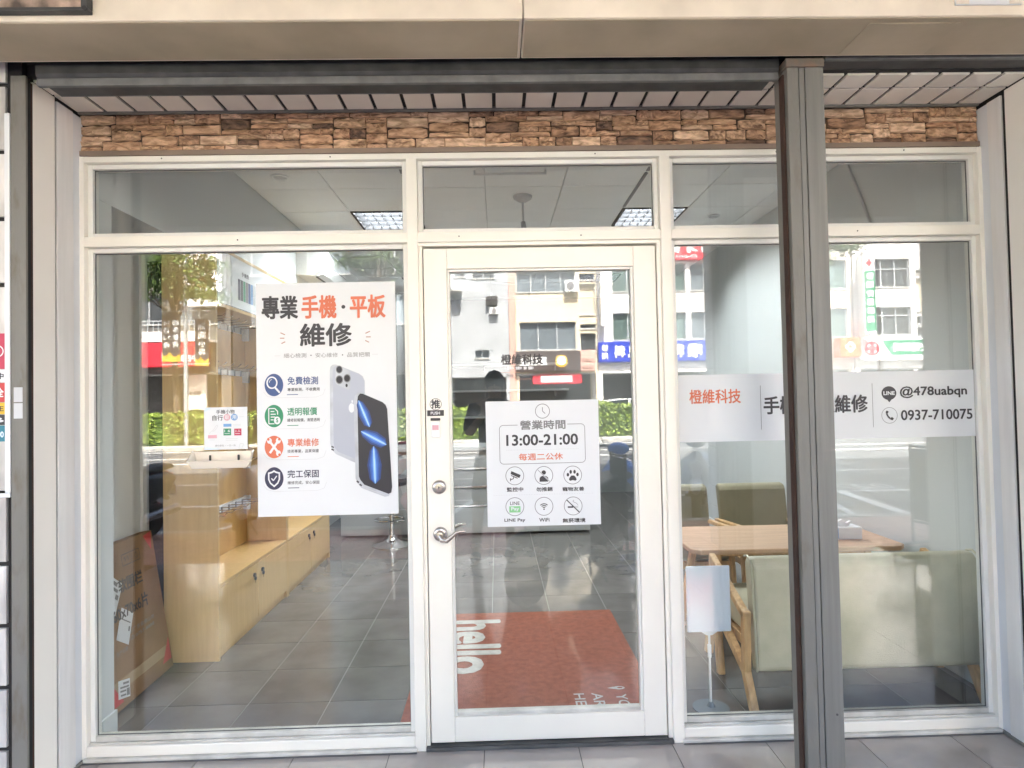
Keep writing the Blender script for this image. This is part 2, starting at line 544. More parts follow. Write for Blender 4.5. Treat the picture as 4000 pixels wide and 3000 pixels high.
# ================================================================ THE SHOPFRONT (frame face in the plane y = 0)
GY0, GY1 = .046, .054            # glass sheet
XL, XA0, XA1, XB0, XB1, XR = -1.975, -.575, -.528, .529, .576, 1.975
ZT, ZR0, ZR1 = 2.563, 2.173, 2.216
fr = thing('shopfront_frame', 'cream painted shopfront frame holding the transom lights and two big side panes', 'window frame', (0, 0, 0))
bv = .0025
bx(XL, XL + .025, 0, .1, 0, ZT).build('jamb', 'cream_paint', fr, bv)
bx(XR - .025, XR, 0, .1, 0, ZT).build('jamb', 'cream_paint', fr, bv)
bx(XL + .025, XR - .025, .001, .099, ZT - .026, ZT).build('head', 'cream_paint', fr, bv)
for a, b_ in ((XA0, XA1), (XB0, XB1)):
    bx(a, b_, -.003, .1, 0, ZT - .026).build('mullion', 'cream_paint', fr, bv)
for a, b_ in ((XL + .025, XA0), (XA1, XB0), (XB1, XR - .025)):
    bx(a, b_, .0, .098, ZR0, ZR1).build('transom', 'cream_paint', fr, bv)
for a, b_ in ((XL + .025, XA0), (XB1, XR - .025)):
    bx(a, b_, .0, .098, .018, .062).build('sill', 'cream_paint', fr, .005)
    bx(a - .01, b_ + .01, -.014, .098, .0, .018).build('sill_foot', 'dirty_sill', fr, .005)
    bx(a - .008, b_ + .008, -.021, -.0145, .0, .0045).build('shade_dirt_line', 'seal', fr)  # thin dark strip painting contact shade and dirt along the sill foot
    bx(a, b_, .018, .044, .062, .069).build('sill_ledge', 'dirty_sill', fr, .001)
def pane(x0, x1, z0, z1, parent, dirty=False, w=.021):
    for (a, b_, c, d) in ((x0, x0 + w, z0, z1), (x1 - w, x1, z0, z1), (x0 + w, x1 - w, z1 - w, z1), (x0 + w, x1 - w, z0, z0 + w)):
        low = dirty and c == z0 and d == z0 + w
        bx(a, b_, .027, .072, c, d).build('glazing_bead', 'dirty_sill' if low else 'bead', parent, .003)
    g = .003
    bx(x0 + w, x0 + w + g, .043, GY0, z0 + w, z1 - w).build('seal', 'seal', parent)
    bx(x1 - w - g, x1 - w, .043, GY0, z0 + w, z1 - w).build('seal', 'seal', parent)
    bx(x0 + w + g, x1 - w - g, .043, GY0, z1 - w - g, z1 - w).build('seal', 'seal', parent)
    bx(x0 + w + g, x1 - w - g, .043, GY0, z0 + w, z0 + w + g).build('seal', 'seal', parent)
    return bx(x0 + w, x1 - w, GY0, GY1, z0 + w, z1 - w).build('pane', 'glass', parent)
pane(XL + .025, XA0, ZR1, ZT - .026, fr)
pane(XA1, XB0, ZR1, ZT - .026, fr)
pane(XB1, XR - .025, ZR1, ZT - .026, fr)
pane(XL + .025, XA0, .069, ZR0, fr, True)
pane(XB1, XR - .025, .069, ZR0, fr, True)
for (x, z) in ((-1.62, 2.551), (-.9, 2.550), (.25, 2.551), (1.05, 2.550), (1.62, 2.551), (-.35, 2.196), (.18, 2.193), (1.4, 2.195), (-1.3, 2.194)):
    MB().lathe([(.0032, 0), (.0032, -.0012), (.001, -.0016)], (x, .0012 if z > 2.5 else .0, z), 8, 'y').build('screw', 'steel_dark', fr)
# door jamb strips
for a, b_ in ((XA1, XA1 + .016), (XB0 - .018, XB0)):
    bx(a, b_, .012, .09, 0, ZR0 - .016).build('door_jamb', 'cream_paint', fr, .002)
bx(XA1 + .0, XB0, .012, .09, ZR0 - .016, ZR0).build('door_head', 'cream_paint', fr, .002)
bx(XA1, XB0, -.012, .1, 0, .016).build('threshold', 'seal', fr, .003)
bx(XA1 + .02, XB0 - .02, -.006, .03, .016, .021).build('threshold_strip', 'steel_dark', fr, .001)

# ---------------------------------------------------------------- door
dr = thing('glass_door', 'cream framed glass door with a lever handle and a deadbolt', 'door', (0, .02, 0))
DL, DR_, DT, DB = -.508, .507, 2.148, .024
bx(DL, DL + .101, .016, .068, DB, DT).build('stile', 'cream_paint', dr, .003)
bx(DR_ - .099, DR_, .016, .068, DB, DT).build('stile', 'cream_paint', dr, .003)
bx(DL + .101, DR_ - .099, .017, .067, DT - .09, DT).build('top_rail', 'cream_paint', dr, .003)
bx(DL + .101, DR_ - .099, .017, .067, DB, DB + .105).build('bottom_rail', 'cream_paint', dr, .003)
w = .011
gx0, gx1, gz0, gz1 = DL + .101, DR_ - .099, DB + .105, DT - .09
for (a, b_, c, d, mm) in ((gx0, gx0 + w, gz0, gz1, 'bead'), (gx1 - w, gx1, gz0, gz1, 'bead'), (gx0 + w, gx1 - w, gz1 - w, gz1, 'bead'), (gx0 + w, gx1 - w, gz0, gz0 + w + .004, 'dirty_sill')):
    bx(a, b_, .027, .062, c, d).build('glazing_bead', mm, dr, .002)
bx(gx0 + w, gx1 - w, GY0, GY1, gz0 + w + .004, gz1 - w).build('pane', 'glass', dr)
# deadbolt and lever
q = MB().lathe([(.030, 0), (.030, -.006), (.026, -.011), (.017, -.013), (.016, -.020), (.004, -.021)], (-.456, .016, 1.114), 28, 'y').build('deadbolt', 'nickel', dr)
bx(-.458, -.454, -.0065, -.004, 1.108, 1.120).build('keyhole', 'lock_black', q)
q = MB().lathe([(.031, 0), (.031, -.005), (.027, -.010), (.018, -.012), (.014, -.04), (.004, -.042)], (-.454, .016, .912), 28, 'y').build('lever_rose', 'nickel', dr)
MB().tube([(-.454, -.022, .912), (-.444, -.032, .896), (-.425, -.036, .893), (-.405, -.037, .908), (-.385, -.037, .926), (-.362, -.037, .933), (-.345, -.036, .931)],
          [.011, .012, .011, .009, .0075, .006, .004], 10).build('lever', 'nickel', q)
# inner lever, seen through the glass
MB().tube([(-.454, .07, .912), (-.454, .105, .912), (-.42, .112, .915), (-.38, .112, .93), (-.35, .112, .934)], [.010, .011, .009, .007, .004], 10).build('inner_lever', 'nickel', dr)
# push sign, alarm
st = thing('push_sticker', 'round black push sticker above the dark plate on the door stile', 'sticker', (-.465, .0155, 1.45))
flat(disc_poly(-.465, 1.471, .0255), .0150, 'disc', 'cream_paint', st)
ring(-.465, 1.471, .0255, .0022, .0146, 'rim', 'print_black', st)
text_y('推', (-.485, -.446, 1.452, 1.491), 'print_black', st, .0142, .02)
bx(-.502, -.430, .0135, .0155, 1.420, 1.445).build('plate', 'print_black', st, .002)
text_y('PUSH', (-.487, -.447, 1.426, 1.439), 'sheet', st, .0130, .02)
al = thing('door_sensor', 'small white door sensor with black cap stuck below the push sign', 'sensor', (-.467, .0155, 1.36))
bx(-.488, -.446, .008, .0155, 1.400, 1.411).build('cap', 'print_black', al, .002)
bx(-.486, -.447, .004, .0155, 1.327, 1.397).build('body', 'white_plastic', al, .003)
bx(-.480, -.453, .0032, .004, 1.360, 1.381).build('window', 'print_pink', al)

# ---------------------------------------------------------------- stone strip over the frame
ss = thing('stone_strip', 'long brown stone cladding strip above the shopfront frame', 'stone cladding', (0, .02, 2.59))
bx(-1.99, 1.985, .022, .05, 2.563, 2.752).build('backing', 'stone_back', ss)
bx(-1.985, 1.965, .0, .024, 2.565, 2.588).build('ledge', 'brown_trim', ss, .003)
variants = []
for k in range(30):
    b = MB()
    n = 6
    top = [(-.5 + i / n + (rnd.uniform(-.06, .06) if 0 < i < n else 0), .5 - rnd.uniform(0, .10)) for i in range(n + 1)]
    bot = [(.5 - i / n + (rnd.uniform(-.06, .06) if 0 < i < n else 0), -.5 + rnd.uniform(0, .10)) for i in range(n + 1)]
    if rnd.random() < .45:
        top[0] = (-.47, .30); bot[-1] = (-.485, -.38)
    if rnd.random() < .45:
        top[-1] = (.475, .34); bot[0] = (.48, -.30)
    out = top + bot
    m_ = len(out)
    dp = [rnd.uniform(.35, 1.) for _ in out]
    inn = [(x * .95, -dp[i], z * .84) for i, (x, z) in enumerate(out)]
    mid = [(x * .55 + rnd.uniform(-.05, .05), -rnd.uniform(.5, 1.), z * .35 + rnd.uniform(-.08, .08)) for x, z in out]
    cen = (rnd.uniform(-.1, .1), -rnd.uniform(.6, 1.), rnd.uniform(-.05, .05))
    fs = []
    for i in range(m_):
        j = (i + 1) % m_
        fs += [(i, j, m_ + j, m_ + i), (m_ + i, m_ + j, 2 * m_ + j, 2 * m_ + i), (2 * m_ + i, 2 * m_ + j, 3 * m_)]
    b.add([(x, 0, z) for x, z in out] + inn + mid + [cen], fs)
    me = b.mesh('stone')
    me.materials.append(K['stone%d' % [0, 1, 2, 3, 4, 5, 0, 3, 1, 0, 3, 5, 1, 0, 2][k % 15]])
    variants.append(me)
NC, NR = 220, 7
cw, rh = 3.95 / NC, (2.750 - 2.588) / NR
used = [[False] * NC for _ in range(NR)]
for r_ in range(NR):
    c_ = 0
    while c_ < NC:
        if used[r_][c_]: c_ += 1; continue
        wmax = 0
        while c_ + wmax < NC and not used[r_][c_ + wmax] and wmax < 12: wmax += 1
        wd_ = min(wmax, rnd.choice([4, 5, 6, 7, 8, 9, 10]))
        if wmax - wd_ < 3: wd_ = wmax if wmax <= 11 else wd_
        hh = 2 if (r_ + 1 < NR and rnd.random() < .42 and wd_ >= 4 and not any(used[r_ + 1][c_:c_ + wd_])) else 1
        for a_ in range(r_, r_ + hh):
            for b_ in range(c_, c_ + wd_): used[a_][b_] = True
        o = link('stone', variants[rnd.randrange(30)], None, ss)
        x0, x1 = -1.985 + c_ * cw, -1.985 + (c_ + wd_) * cw
        z0, z1 = 2.588 + r_ * rh, 2.588 + (r_ + hh) * rh
        o.location = ((x0 + x1) / 2, .002, (z0 + z1) / 2 - 2.59)
        o.scale = ((x1 - x0) * 1.0 * (1 if rnd.random() < .5 else -1), rnd.uniform(.008, .016), (z1 - z0) * rnd.uniform(1., 1.05))
        c_ += wd_

# ---------------------------------------------------------------- tiled soffit of the recess
so = bx(-2.0, 1.99, -.30, .03, 2.756, 2.80).build('soffit', 'grout_dark', kind='structure')
for k in range(-1, 31):
    x0 = -1.845 + .1275 * k
    for (ya, yb) in ((-.275, -.170), (-.158, -.018)):
        a, b_ = max(x0 + .0075, -1.968), min(x0 + .120, 1.958)
        if b_ - a < .02: continue
        bx(a, b_, ya, yb, 2.7475, 2.757).build('tile', 'ceramic', so, .0015)
ed = bx(-1.965, 1.955, -.016, .002, 2.741, 2.7565).build('soffit_trim', 'steel', so, .002)

# ---------------------------------------------------------------- reveals and piers either side
pl = bx(-3.4, -1.972, -.325, .095, -.0, 3.5).build('wall_left_pier', 'grout_dark', kind='structure')
bx(-1.9745, -1.9625, -.282, -.157, .0, 2.745).build('panel', 'reveal_panel', pl, .002)
bx(-1.9745, -1.9635, -.143, -.045, .0, 2.735).build('panel', 'reveal_grey', pl, .002)
bx(-1.9745, -1.968, -.043, .03, .01, 2.735).build('trim', 'sheet', pl, .002)
bx(-1.985, -1.955, -.30, -.0, .0, .012).build('floor_trim', 'steel', pl, .002)
zt = lambda z: 1.487 + (z - 1.487) * 1.034     # the pier face stands a little behind the fascia
gr = [2.95, 2.668, 2.421, 2.176, 1.936, 1.691, 1.449, 1.187, .934, .714, .496, .279, .06, -.02]
gr = [zt(z) for z in gr]
for a, b_ in zip(gr[:-1], gr[1:]):
    for c, d in ((-2.52, -2.024), (-3.03, -2.532)):
        bx(c, d, -.337, -.324, b_ + .0085, a - .0085).build('tile', 'ceramic_wall', pl, .0015)
prr = bx(1.972, 3.4, -.325, .095, .0, 3.5).build('wall_right_pier', 'grout_dark', kind='structure')
bx(1.9625, 1.9745, -.325, -.142, .0, 2.745).build('panel', 'reveal_panel', prr, .002)
bx(1.9635, 1.9745, -.120, -.045, .0, 2.735).build('panel', 'reveal_grey', prr, .002)
bx(1.968, 1.9745, -.043, .03, .01, 2.735).build('trim', 'sheet', prr, .002)
bx(1.955, 1.985, -.32, -.0, .0, .012).build('floor_trim', 'steel', prr, .002)
for a, b_ in zip(gr[:-1], gr[1:]):
    for c, d in ((1.966, 2.44), (2.455, 2.95), (2.965, 3.395)):
        bx(c, d, -.337, -.324, b_ + .0085, a - .0085).build('tile', 'ceramic_wall', prr, .0015)

# ---------------------------------------------------------------- roller shutter guides, post, rolled-up curtains
g = thing('shutter_guide', 'scuffed grey steel shutter rail beside the white wall tiles', 'shutter rail', (-1.975, -.32, 0))
bx(-2.003, -1.947, -.340, -.328, 0, 2.74).build('front_flange', 'steel_worn', g, .002)
bx(-1.9715, -1.958, -.328, -.298, 0, 2.74).build('web', 'matt_black', g)
bx(-1.972, -1.9605, -.2975, -.283, 0, 2.735).build('rusty_edge', 'rust', g, .002)
po = thing('shutter_post', 'tall grey steel shutter post standing in front of the right pane', 'post', (.986, -.34, 0))
bx(.917, .9605, -.402, -.29, 0, 2.715).build('channel', 'steel_worn', po, .002)
bx(.963, .9835, -.3995, -.29, 0, 2.715).build('strip', 'steel', po, .0015)
bx(.986, 1.056, -.402, -.29, 0, 2.715).build('channel', 'steel', po, .002)
bx(.909, .917, -.380, -.345, 0, 2.70).build('rusty_slot', 'rust', po, .003)
bx(.912, 1.058, -.408, -.285, 2.715, 2.748).build('rusty_cap', 'rust_metal', po, .003)
MB().lathe([(.004, 0), (.004, -.002), (.001, -.0025)], (1.03, -.402, .30), 10, 'y').build('bolt', 'steel_dark', po)
def shutter(x0, x1, zb, yf, label):
    s_ = thing('rolling_shutter', label, 'shutter', ((x0 + x1) / 2, -.34, zb))
    bx(x0, x1, yf, yf + .02, zb, zb + .029).build('bottom_bar', 'steel_mid', s_, .003)
    bx(x0 + .02, x1 - .02, yf + .02, yf + .104, zb + .010, zb + .016).build('bottom_flange', 'steel_dark', s_, .002)
    bx(x0 + .02, x1 - .02, yf + .104, yf + .110, zb + .010, zb + .021).build('flange_lip', 'steel_mid', s_, .001)
    for k in range(6):
        z = zb + .031 + k * .062
        MB().prism([(yf + .004, z), (yf - .004, z + .012), (yf - .004, z + .046), (yf + .004, z + .060), (yf + .016, z + .060), (yf + .022, z + .03), (yf + .016, z)], x0, x1, 'x').build('slat', 'steel_dark', s_)
    return s_
shutter(-1.885, .90, 2.684, -.372, 'rolled-up grey shutter over the left panes and the door')
shutter(1.068, 1.955, 2.748, -.396, 'short rolled-up grey shutter to the right of the steel post')
bx(-3.4, 3.4, -.30, .2, 2.80, 4.1).build('beam', 'steel_dark', kind='structure')

# ---------------------------------------------------------------- fascia sign box
fa = thing('sign_fascia', 'beige boxed fascia spanning the top of the shopfront', 'fascia', (0, -.54, 2.75))
bx(-3.4, -.0885, -.663, -.412, 2.75, 4.0).build('fascia_panel', 'fascia', fa, .004)
bx(-.0855, 3.4, -.6635, -.412, 2.7505, 4.0).build('fascia_panel', 'fascia', fa, .004)
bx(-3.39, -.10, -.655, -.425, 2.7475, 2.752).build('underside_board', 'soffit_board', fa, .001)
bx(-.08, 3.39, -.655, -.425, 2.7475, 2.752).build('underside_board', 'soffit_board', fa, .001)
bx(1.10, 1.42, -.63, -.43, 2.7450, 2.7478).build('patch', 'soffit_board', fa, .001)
pf = thing('framed_picture', 'framed picture in a dark metal frame on the fascia corner', 'picture', (-1.9, -.67, 2.9))
bx(-2.45, -1.495, -.692, -.664, 2.768, 2.780).build('frame', 'steel_dark', pf, .002)
bx(-1.517, -1.495, -.692, -.664, 2.780, 3.30).build('frame', 'steel_dark', pf, .002)
bx(-2.45, -1.517, -.683, -.664, 2.780, 3.30).build('print', 'picture', pf)
MB().lathe([(.008, 0), (.008, -.004), (.002, -.005)], (-1.503, -.692, 2.774), 10, 'y').build('screw', 'black', pf)
wp = thing('white_plate', 'white plate taped to the beige fascia', 'plate', (1.49, -.667, 2.9))
bx(1.372, 1.60, -.670, -.664, 2.784, 3.05).build('plate', 'sheet', wp)
bx(1.374, 1.417, -.6715, -.6702, 2.786, 2.801).build('tape', 'tray', wp)
bx(1.556, 1.598, -.6715, -.6702, 2.786, 2.801).build('tape', 'tray', wp)

# ---------------------------------------------------------------- notices at the left edge of the picture
nb = thing('notice_board', 'white plastic frame on the wall tiles beside the shutter rail', 'frame', (-2.15, -.34, 1.17))
bx(-2.0225, -2.0035, -.345, -.3375, 1.177, 2.596).build('frame_side', 'sheet', nb, .002)
bx(-2.45, -2.0035, -.345, -.3375, 1.161, 1.177).build('frame_bottom', 'sheet', nb, .002)
def notice(z0, z1, m_, label, mark, mm):
    z0, z1 = zt(z0), zt(z1)
    n_ = thing('notice', label, 'notice', (-2.05, -.339, z0), 'notices on the tiled pier')
    bx(-2.30, -2.0235, -.3410, -.3375, z0, z1).build('sheet', m_, n_)
    if mark:
        text_y(mark, (-2.08, -2.028, z0 + (z1 - z0) * .25, z0 + (z1 - z0) * .75), mm, n_, -.3416, .02)
    else:
        ring(-2.05, (z0 + z1) / 2, .022, .004, -.3416, 'emblem', mm, n_)
notice(1.632, 1.760, 'print_crimson', 'crimson notice with a white ring, uppermost on the tiled pier', None, 'sheet')
notice(1.584, 1.630, 'sheet', 'white notice with black lettering below the crimson one', '合中', 'print_black')
notice(1.513, 1.582, 'print_red', 'red notice between the white and the yellow ones', '安全', 'sheet')
notice(1.470, 1.511, 'print_yellow', 'yellow notice with dark lettering on the tiled pier', '全王', 'print_black')
notice(1.431, 1.468, 'print_black', 'black notice with a white character under the yellow one', 'B', 'sheet')
notice(1.372, 1.429, 'print_teal', 'dark teal notice at the bottom of the stack of notices', 'ㄴooo', 'print_sky')
for (z0, z1, lab) in ((1.512, 1.565, 'upper pale sticker on the grey shutter rail'), (1.453, 1.508, 'lower pale sticker on the grey shutter rail')):
    sk = tag(bx(-1.992, -1.960, -.3412, -.3402, zt(z0), zt(z1)).build('sticker', 'print_light'), lab, 'sticker')

# ---------------------------------------------------------------- printed sheets on the glass
PY = .0405
po1 = thing('repair_poster', 'large white phone repair poster with two phones on the left pane', 'poster', (-.938, .043, 1.0))
bx(-1.2405, -.6365, .0412, .0445, 1.0, 2.012).build('sheet', 'sheet', po1)
D_ = 'print_black'; O_ = 'print_orange'
P1 = [('專業', -1.2156, -1.0586, 1.8547, 1.9567, D_, .018), ('手機', -1.0433, -0.8914, 1.8545, 1.9567, O_, .017), ('平板', -0.8338, -0.6786, 1.8537, 1.956, O_, .017), ('維修', -1.0519, -0.8271, 1.7322, 1.8341, D_, .018),
 ('細心檢測', -1.1223, -1.0254, 1.6852, 1.705, 'print_grey', .0), ('安心維修', -0.9856, -0.8888, 1.6846, 1.7044, 'print_grey', .0), ('品質把關', -0.848, -0.751, 1.6842, 1.7041, 'print_grey', .0),
 ('免費檢測', -1.1078, -0.9758, 1.5678, 1.6032, 'print_navy', .012), ('專業檢測，不收費用', -1.1083, -0.9699, 1.5395, 1.5548, D_, .008), ('透明報價', -1.1102, -0.9815, 1.4342, 1.4688, 'print_green', .012),
 ('維修前報價，清楚透明', -1.1107, -0.9708, 1.4067, 1.422, D_, .008), ('專業維修', -1.1111, -0.9753, 1.2999, 1.3344, O_, .012), ('技術專業，品質保證', -1.1115, -0.9766, 1.2723, 1.2875, D_, .008),
 ('完工保固', -1.1127, -0.9779, 1.1645, 1.1989, 'print_dark', .012), ('維修完成，安心保固', -1.1124, -0.9761, 1.1361, 1.1513, D_, .008)]
for t_, a, b_, c, d, m_, bo in P1:
    text_y(t_, (a, b_, c, d), m_, po1, PY, bo)
flat(disc_poly(-.862, 1.904, .0085), PY, 'dot', D_, po1)
for c in ((-1.005, 1.6945), (-.8685, 1.694)):
    flat(disc_poly(c[0], c[1], .0032, n=10), PY, 'dot', 'print_grey', po1)
strokes([[(-1.1357, 1.7955), (-1.1161, 1.786)], [(-1.138, 1.7715), (-1.119, 1.7715)], [(-1.132, 1.748), (-1.1152, 1.756)],
         [(-.7678, 1.786), (-.7481, 1.795)], [(-.7653, 1.7705), (-.745, 1.7705)], [(-.7689, 1.7555), (-.7529, 1.747)]], .0045, PY, 'rays', 'print_brown', po1)
strokes([[(-1.1626, 1.695), (-1.1374, 1.695)], [(-.7397, 1.6945), (-.7143, 1.6945)]], .0016, PY, 'rule', 'print_light', po1)
for z, m_ in ((1.525, 'print_navy'), (1.3916, 'print_green'), (1.2568, O_), (1.1215, 'print_dark')):
    strokes([[(-1.111, z), (-1.063, z)]], .0030, PY, 'rule', m_, po1)
for k, (z, m_) in enumerate(((1.5686, 'print_navy'), (1.4337, 'print_green'), (1.2999, O_), (1.164, 'print_dark'))):
    cx = -1.1665 - .0012 * k
    # faint rounded outline of the row
    strokes([[(cx - .045, z - .03), (cx - .03, z - .048), (cx, z - .056), (-.985, z - .056), (-.955, z - .046), (-.945, z - .02)]], .0012, PY, 'outline', 'print_light', po1)
    q = flat(disc_poly(cx, z, .0402, .0487, 48), PY, 'badge', m_, po1)
    y2 = PY - .0007
    if k == 0:
        ring(cx - .008, z + .010, .024, .006, y2, 'icon', 'sheet', q, .027)
        strokes([[(cx + .006, z - .012), (cx + .025, z - .034)]], .008, y2, 'icon', 'sheet', q)
        ring(cx - .008, z + .010, .013, .003, y2, 'icon', 'print_light', q, .015, 90, 180, 12)
    elif k == 1:
        strokes([[(cx + .016, z + .006), (cx + .016, z + .020), (cx + .004, z + .033), (cx - .022, z + .033), (cx - .022, z - .033), (cx + .002, z - .033)],
                 [(cx - .014, z + .020), (cx + .002, z + .020)], [(cx - .014, z + .008), (cx + .008, z + .008)], [(cx - .014, z - .004), (cx + .006, z - .004)], [(cx - .014, z - .016), (cx - .002, z - .016)]], .0042, y2, 'icon', 'sheet', q)
        flat(disc_poly(cx + .014, z - .019, .014, .017), y2 - .0006, 'icon', 'sheet', q)
        text_y('$', (cx + .009, cx + .019, z - .030, z - .008), 'print_green', q, y2 - .0012, .01)
    elif k == 2:
        strokes([[(cx - .018, z - .026), (cx + .018, z + .026)], [(cx + .018, z - .024), (cx - .016, z + .022)]], .010, y2, 'icon', 'sheet', q)
        for sx, sz in ((1, 1), (-1, 1), (1, -1)):
            flat(disc_poly(cx + sx * .019, z + sz * .027, .0105, .0125, 16), y2 - .0008, 'icon', 'sheet', q)
            flat(disc_poly(cx + sx * .0235, z + sz * .034, .0055, .0065, 12), y2 - .0014, 'icon', O_, q)
    else:
        sh = [(0, .036), (.010, .030), (.026, .026), (.026, -.004), (.018, -.022), (0, -.038), (-.018, -.022), (-.026, -.004), (-.026, .026), (-.010, .030)]
        flat([(cx + a, z + b_) for a, b_ in sh], y2, 'icon', 'sheet', q)
        flat([(cx + a * .76, z + b_ * .78) for a, b_ in sh], y2 - .0006, 'icon', 'print_dark', q)
        strokes([[(cx - .011, z + .001), (cx - .003, z - .009), (cx + .012, z + .011)]], .0045, y2 - .0012, 'icon', 'sheet', q)
# the two phones, printed flat on the poster
def U(b0, x, y):   # crop pixel of the photograph -> poster coordinates
    return (-.9266 + (x - 800) * (.1532 / 382.), 1.6532 - (y - 5) * (.4282 / 1065.))
def pp(pts): return [U(0, *p) for p in pts]
q = flat(pp([(805, 70), (812, 30), (835, 8), (870, 5), (1120, 110), (1160, 140), (1180, 190), (1182, 1070), (1060, 1070), (860, 975), (815, 925), (800, 860)]), PY, 'phone_back', 'phone_edge', po1)
flat(pp([(838, 80), (845, 40), (868, 22), (900, 22), (1120, 118), (1155, 148), (1174, 195), (1176, 1055), (1062, 1028), (880, 950), (845, 905), (836, 850)]), PY - .0006, 'phone_shell', 'phone_silver', q)
flat(pp([(868, 60), (895, 20), (990, 62), (1022, 92), (1030, 130), (1022, 278), (1000, 285), (880, 225), (865, 200)]), PY - .0011, 'camera_plate', 'phone_edge', q)
for (x, y, r) in ((908, 62, 36), (908, 172, 40), (992, 158, 38)):
    a, b_ = U(0, x, y)
    flat(disc_poly(a, b_, r * .000402, r * .000475), PY - .0016, 'lens', 'print_grey', q)
    flat(disc_poly(a, b_, r * .00031, r * .00037), PY - .0021, 'lens', 'phone_screen', q)
a, b_ = U(0, 985, 236)
flat(disc_poly(a, b_, .0048, .0075), PY - .0016, 'lens', 'phone_screen', q)
a, b_ = U(0, 1035, 480)
flat(disc_poly(a, b_, .0125, .0205, 20), PY - .0011, 'emblem', 'sheet', q)
flat(disc_poly(a + .003, b_ + .028, .003, .007, 10), PY - .0011, 'emblem', 'sheet', q)
for y in (915, 945): strokes([pp([(812, y - 25), (838, y - 12)])], .006, PY - .0011, 'edge_band', 'print_black', q)
q = flat(pp([(1060, 400), (1072, 350), (1105, 318), (1135, 316), (1370, 420), (1405, 450), (1420, 490), (1462, 1330), (1455, 1395), (1420, 1440), (1380, 1445), (1130, 1345), (1085, 1290), (1068, 1240)]), PY - .0026, 'phone_front', 'phone_edge', po1)
flat(pp([(1100, 400), (1106, 355), (1130, 326), (1160, 330), (1370, 425), (1402, 455), (1420, 500), (1460, 1340), (1450, 1400), (1420, 1415), (1160, 1310), (1118, 1255), (1104, 1220)]), PY - .0032, 'screen', 'phone_screen', q)
for (pts, ww) in (([(1112, 400), (1228, 690)], .050), ([(1135, 735), (1405, 885)], .060), ([(1268, 900), (1280, 1300)], .062)):
    (xa, za), (xb, zb) = pp(pts)
    dx, dz = xb - xa, zb - za
    ln = math.hypot(dx, dz)
    ux, uz = dx / ln, dz / ln
    for kk, (wf, m_) in enumerate(((1.0, 'glow_deep'), (.72, 'glow_mid'), (.48, 'glow_blue'), (.24, 'glow_pale'), (.09, 'glow_light'))):
        hw = ww * wf / 2
        e_ = [(xa + ux * ln * t - uz * hw * f, za + uz * ln * t + ux * hw * f) for t, f in ((0, .1), (.12, .6), (.5, 1), (.88, .75), (1, .1))]
        f_ = [(xa + ux * ln * t + uz * hw * f, za + uz * ln * t - ux * hw * f) for t, f in ((1, .1), (.88, .75), (.5, 1), (.12, .6), (0, .1))]
        flat(e_ + f_, PY - .0036 - .0003 * kk, 'glow', m_, q)
for (x, y) in ((1090, 1290), (1120, 1325)): strokes([pp([(x - 10, y - 22), (x + 14, y - 4)])], .007, PY - .0032, 'edge_band', 'print_black', q)
strokes([pp([(1180, 1350), (1380, 1425)])], .003, PY - .0032, 'port', 'print_light', q)

ho = thing('hours_sheet', 'white opening hours sheet with six round icons on the glass door', 'poster', (0, .043, .93))
bx(-.2505, .2445, .0412, .0445, .9315, 1.4775).build('sheet', 'sheet', ho)
for t_, a, b_, c, d, m_, bo in [('營業時間', -0.1011, 0.0982, 1.3508, 1.3916, 'print_grey', .018), ('13:00-21:00', -0.1629, 0.1517, 1.2816, 1.3304, D_, .022), ('每週二公休', -0.1095, 0.0841, 1.217, 1.2479, O_, .012),
  ('監控中', -0.1647, -0.0926, 1.0824, 1.1016, 'print_black', .02), ('勿推銷', -0.0358, 0.0357, 1.0804, 1.0997, 'print_black', .02), ('寵物友善', 0.0788, 0.1738, 1.0792, 1.0974, 'print_black', .02), ('LINE', -0.1514, -0.1099, 1.0245, 1.039, D_, .01),
  ('LINE Pay', -0.1776, -0.0867, 0.9485, 0.9659, 'print_black', .02), ('WiFi', -0.0259, 0.0189, 0.9489, 0.9648, 'print_black', .02), ('無菸環境', 0.0764, 0.1765, 0.942, 0.9612, 'print_black', .02)]:
    text_y(t_, (a, b_, c, d), m_, ho, PY, bo)
flat([(-.1556, .992), (-.1065, .992), (-.1065, 1.019), (-.1556, 1.019)], PY, 'pay_block', 'print_lime', ho)
text_y('Pay', (-.1475, -.1123, .9966, 1.0158), 'sheet', ho, PY - .0006, .02)
ring(-.0015, 1.431, .0325, .0028, PY, 'clock_icon', 'print_grey', ho)
strokes([[(-.0015, 1.448), (-.0015, 1.431), (.010, 1.420)]], .003, PY, 'clock_hands', 'print_grey', ho)
fx0, fx1, fz0, fz1, rr = -.1918, .1824, 1.203, 1.372, .017
arc = lambda cx, cz, a0: [(cx + rr * math.cos(R(a0 + 15 * i)), cz + rr * math.sin(R(a0 + 15 * i))) for i in range(7)]
path = [(.106, fz1)] + list(reversed(arc(fx1 - rr, fz1 - rr, 0))) + list(reversed(arc(fx1 - rr, fz0 + rr, 270))) + list(reversed(arc(fx0 + rr, fz0 + rr, 180))) + list(reversed(arc(fx0 + rr, fz1 - rr, 90))) + [(-.112, fz1)]
strokes([path], .0024, PY, 'outline', 'print_grey', ho)
strokes([[(x, 1.2635), (x + .0035, 1.2635)] for x in [-.163 + .0068 * i for i in range(47)]], .002, PY, 'dotted_rule', 'print_light', ho)
strokes([[(x, 1.068), (x + .004, 1.068)] for x in [-.222 + .011 * i for i in range(40)]], .002, PY, 'dotted_rule', 'print_light', ho)
cs = [(-.1286, 1.1512), (-.0016, 1.1498), (.1249, 1.1488), (-.131, 1.017), (-.0038, 1.0156), (.124, 1.0141)]
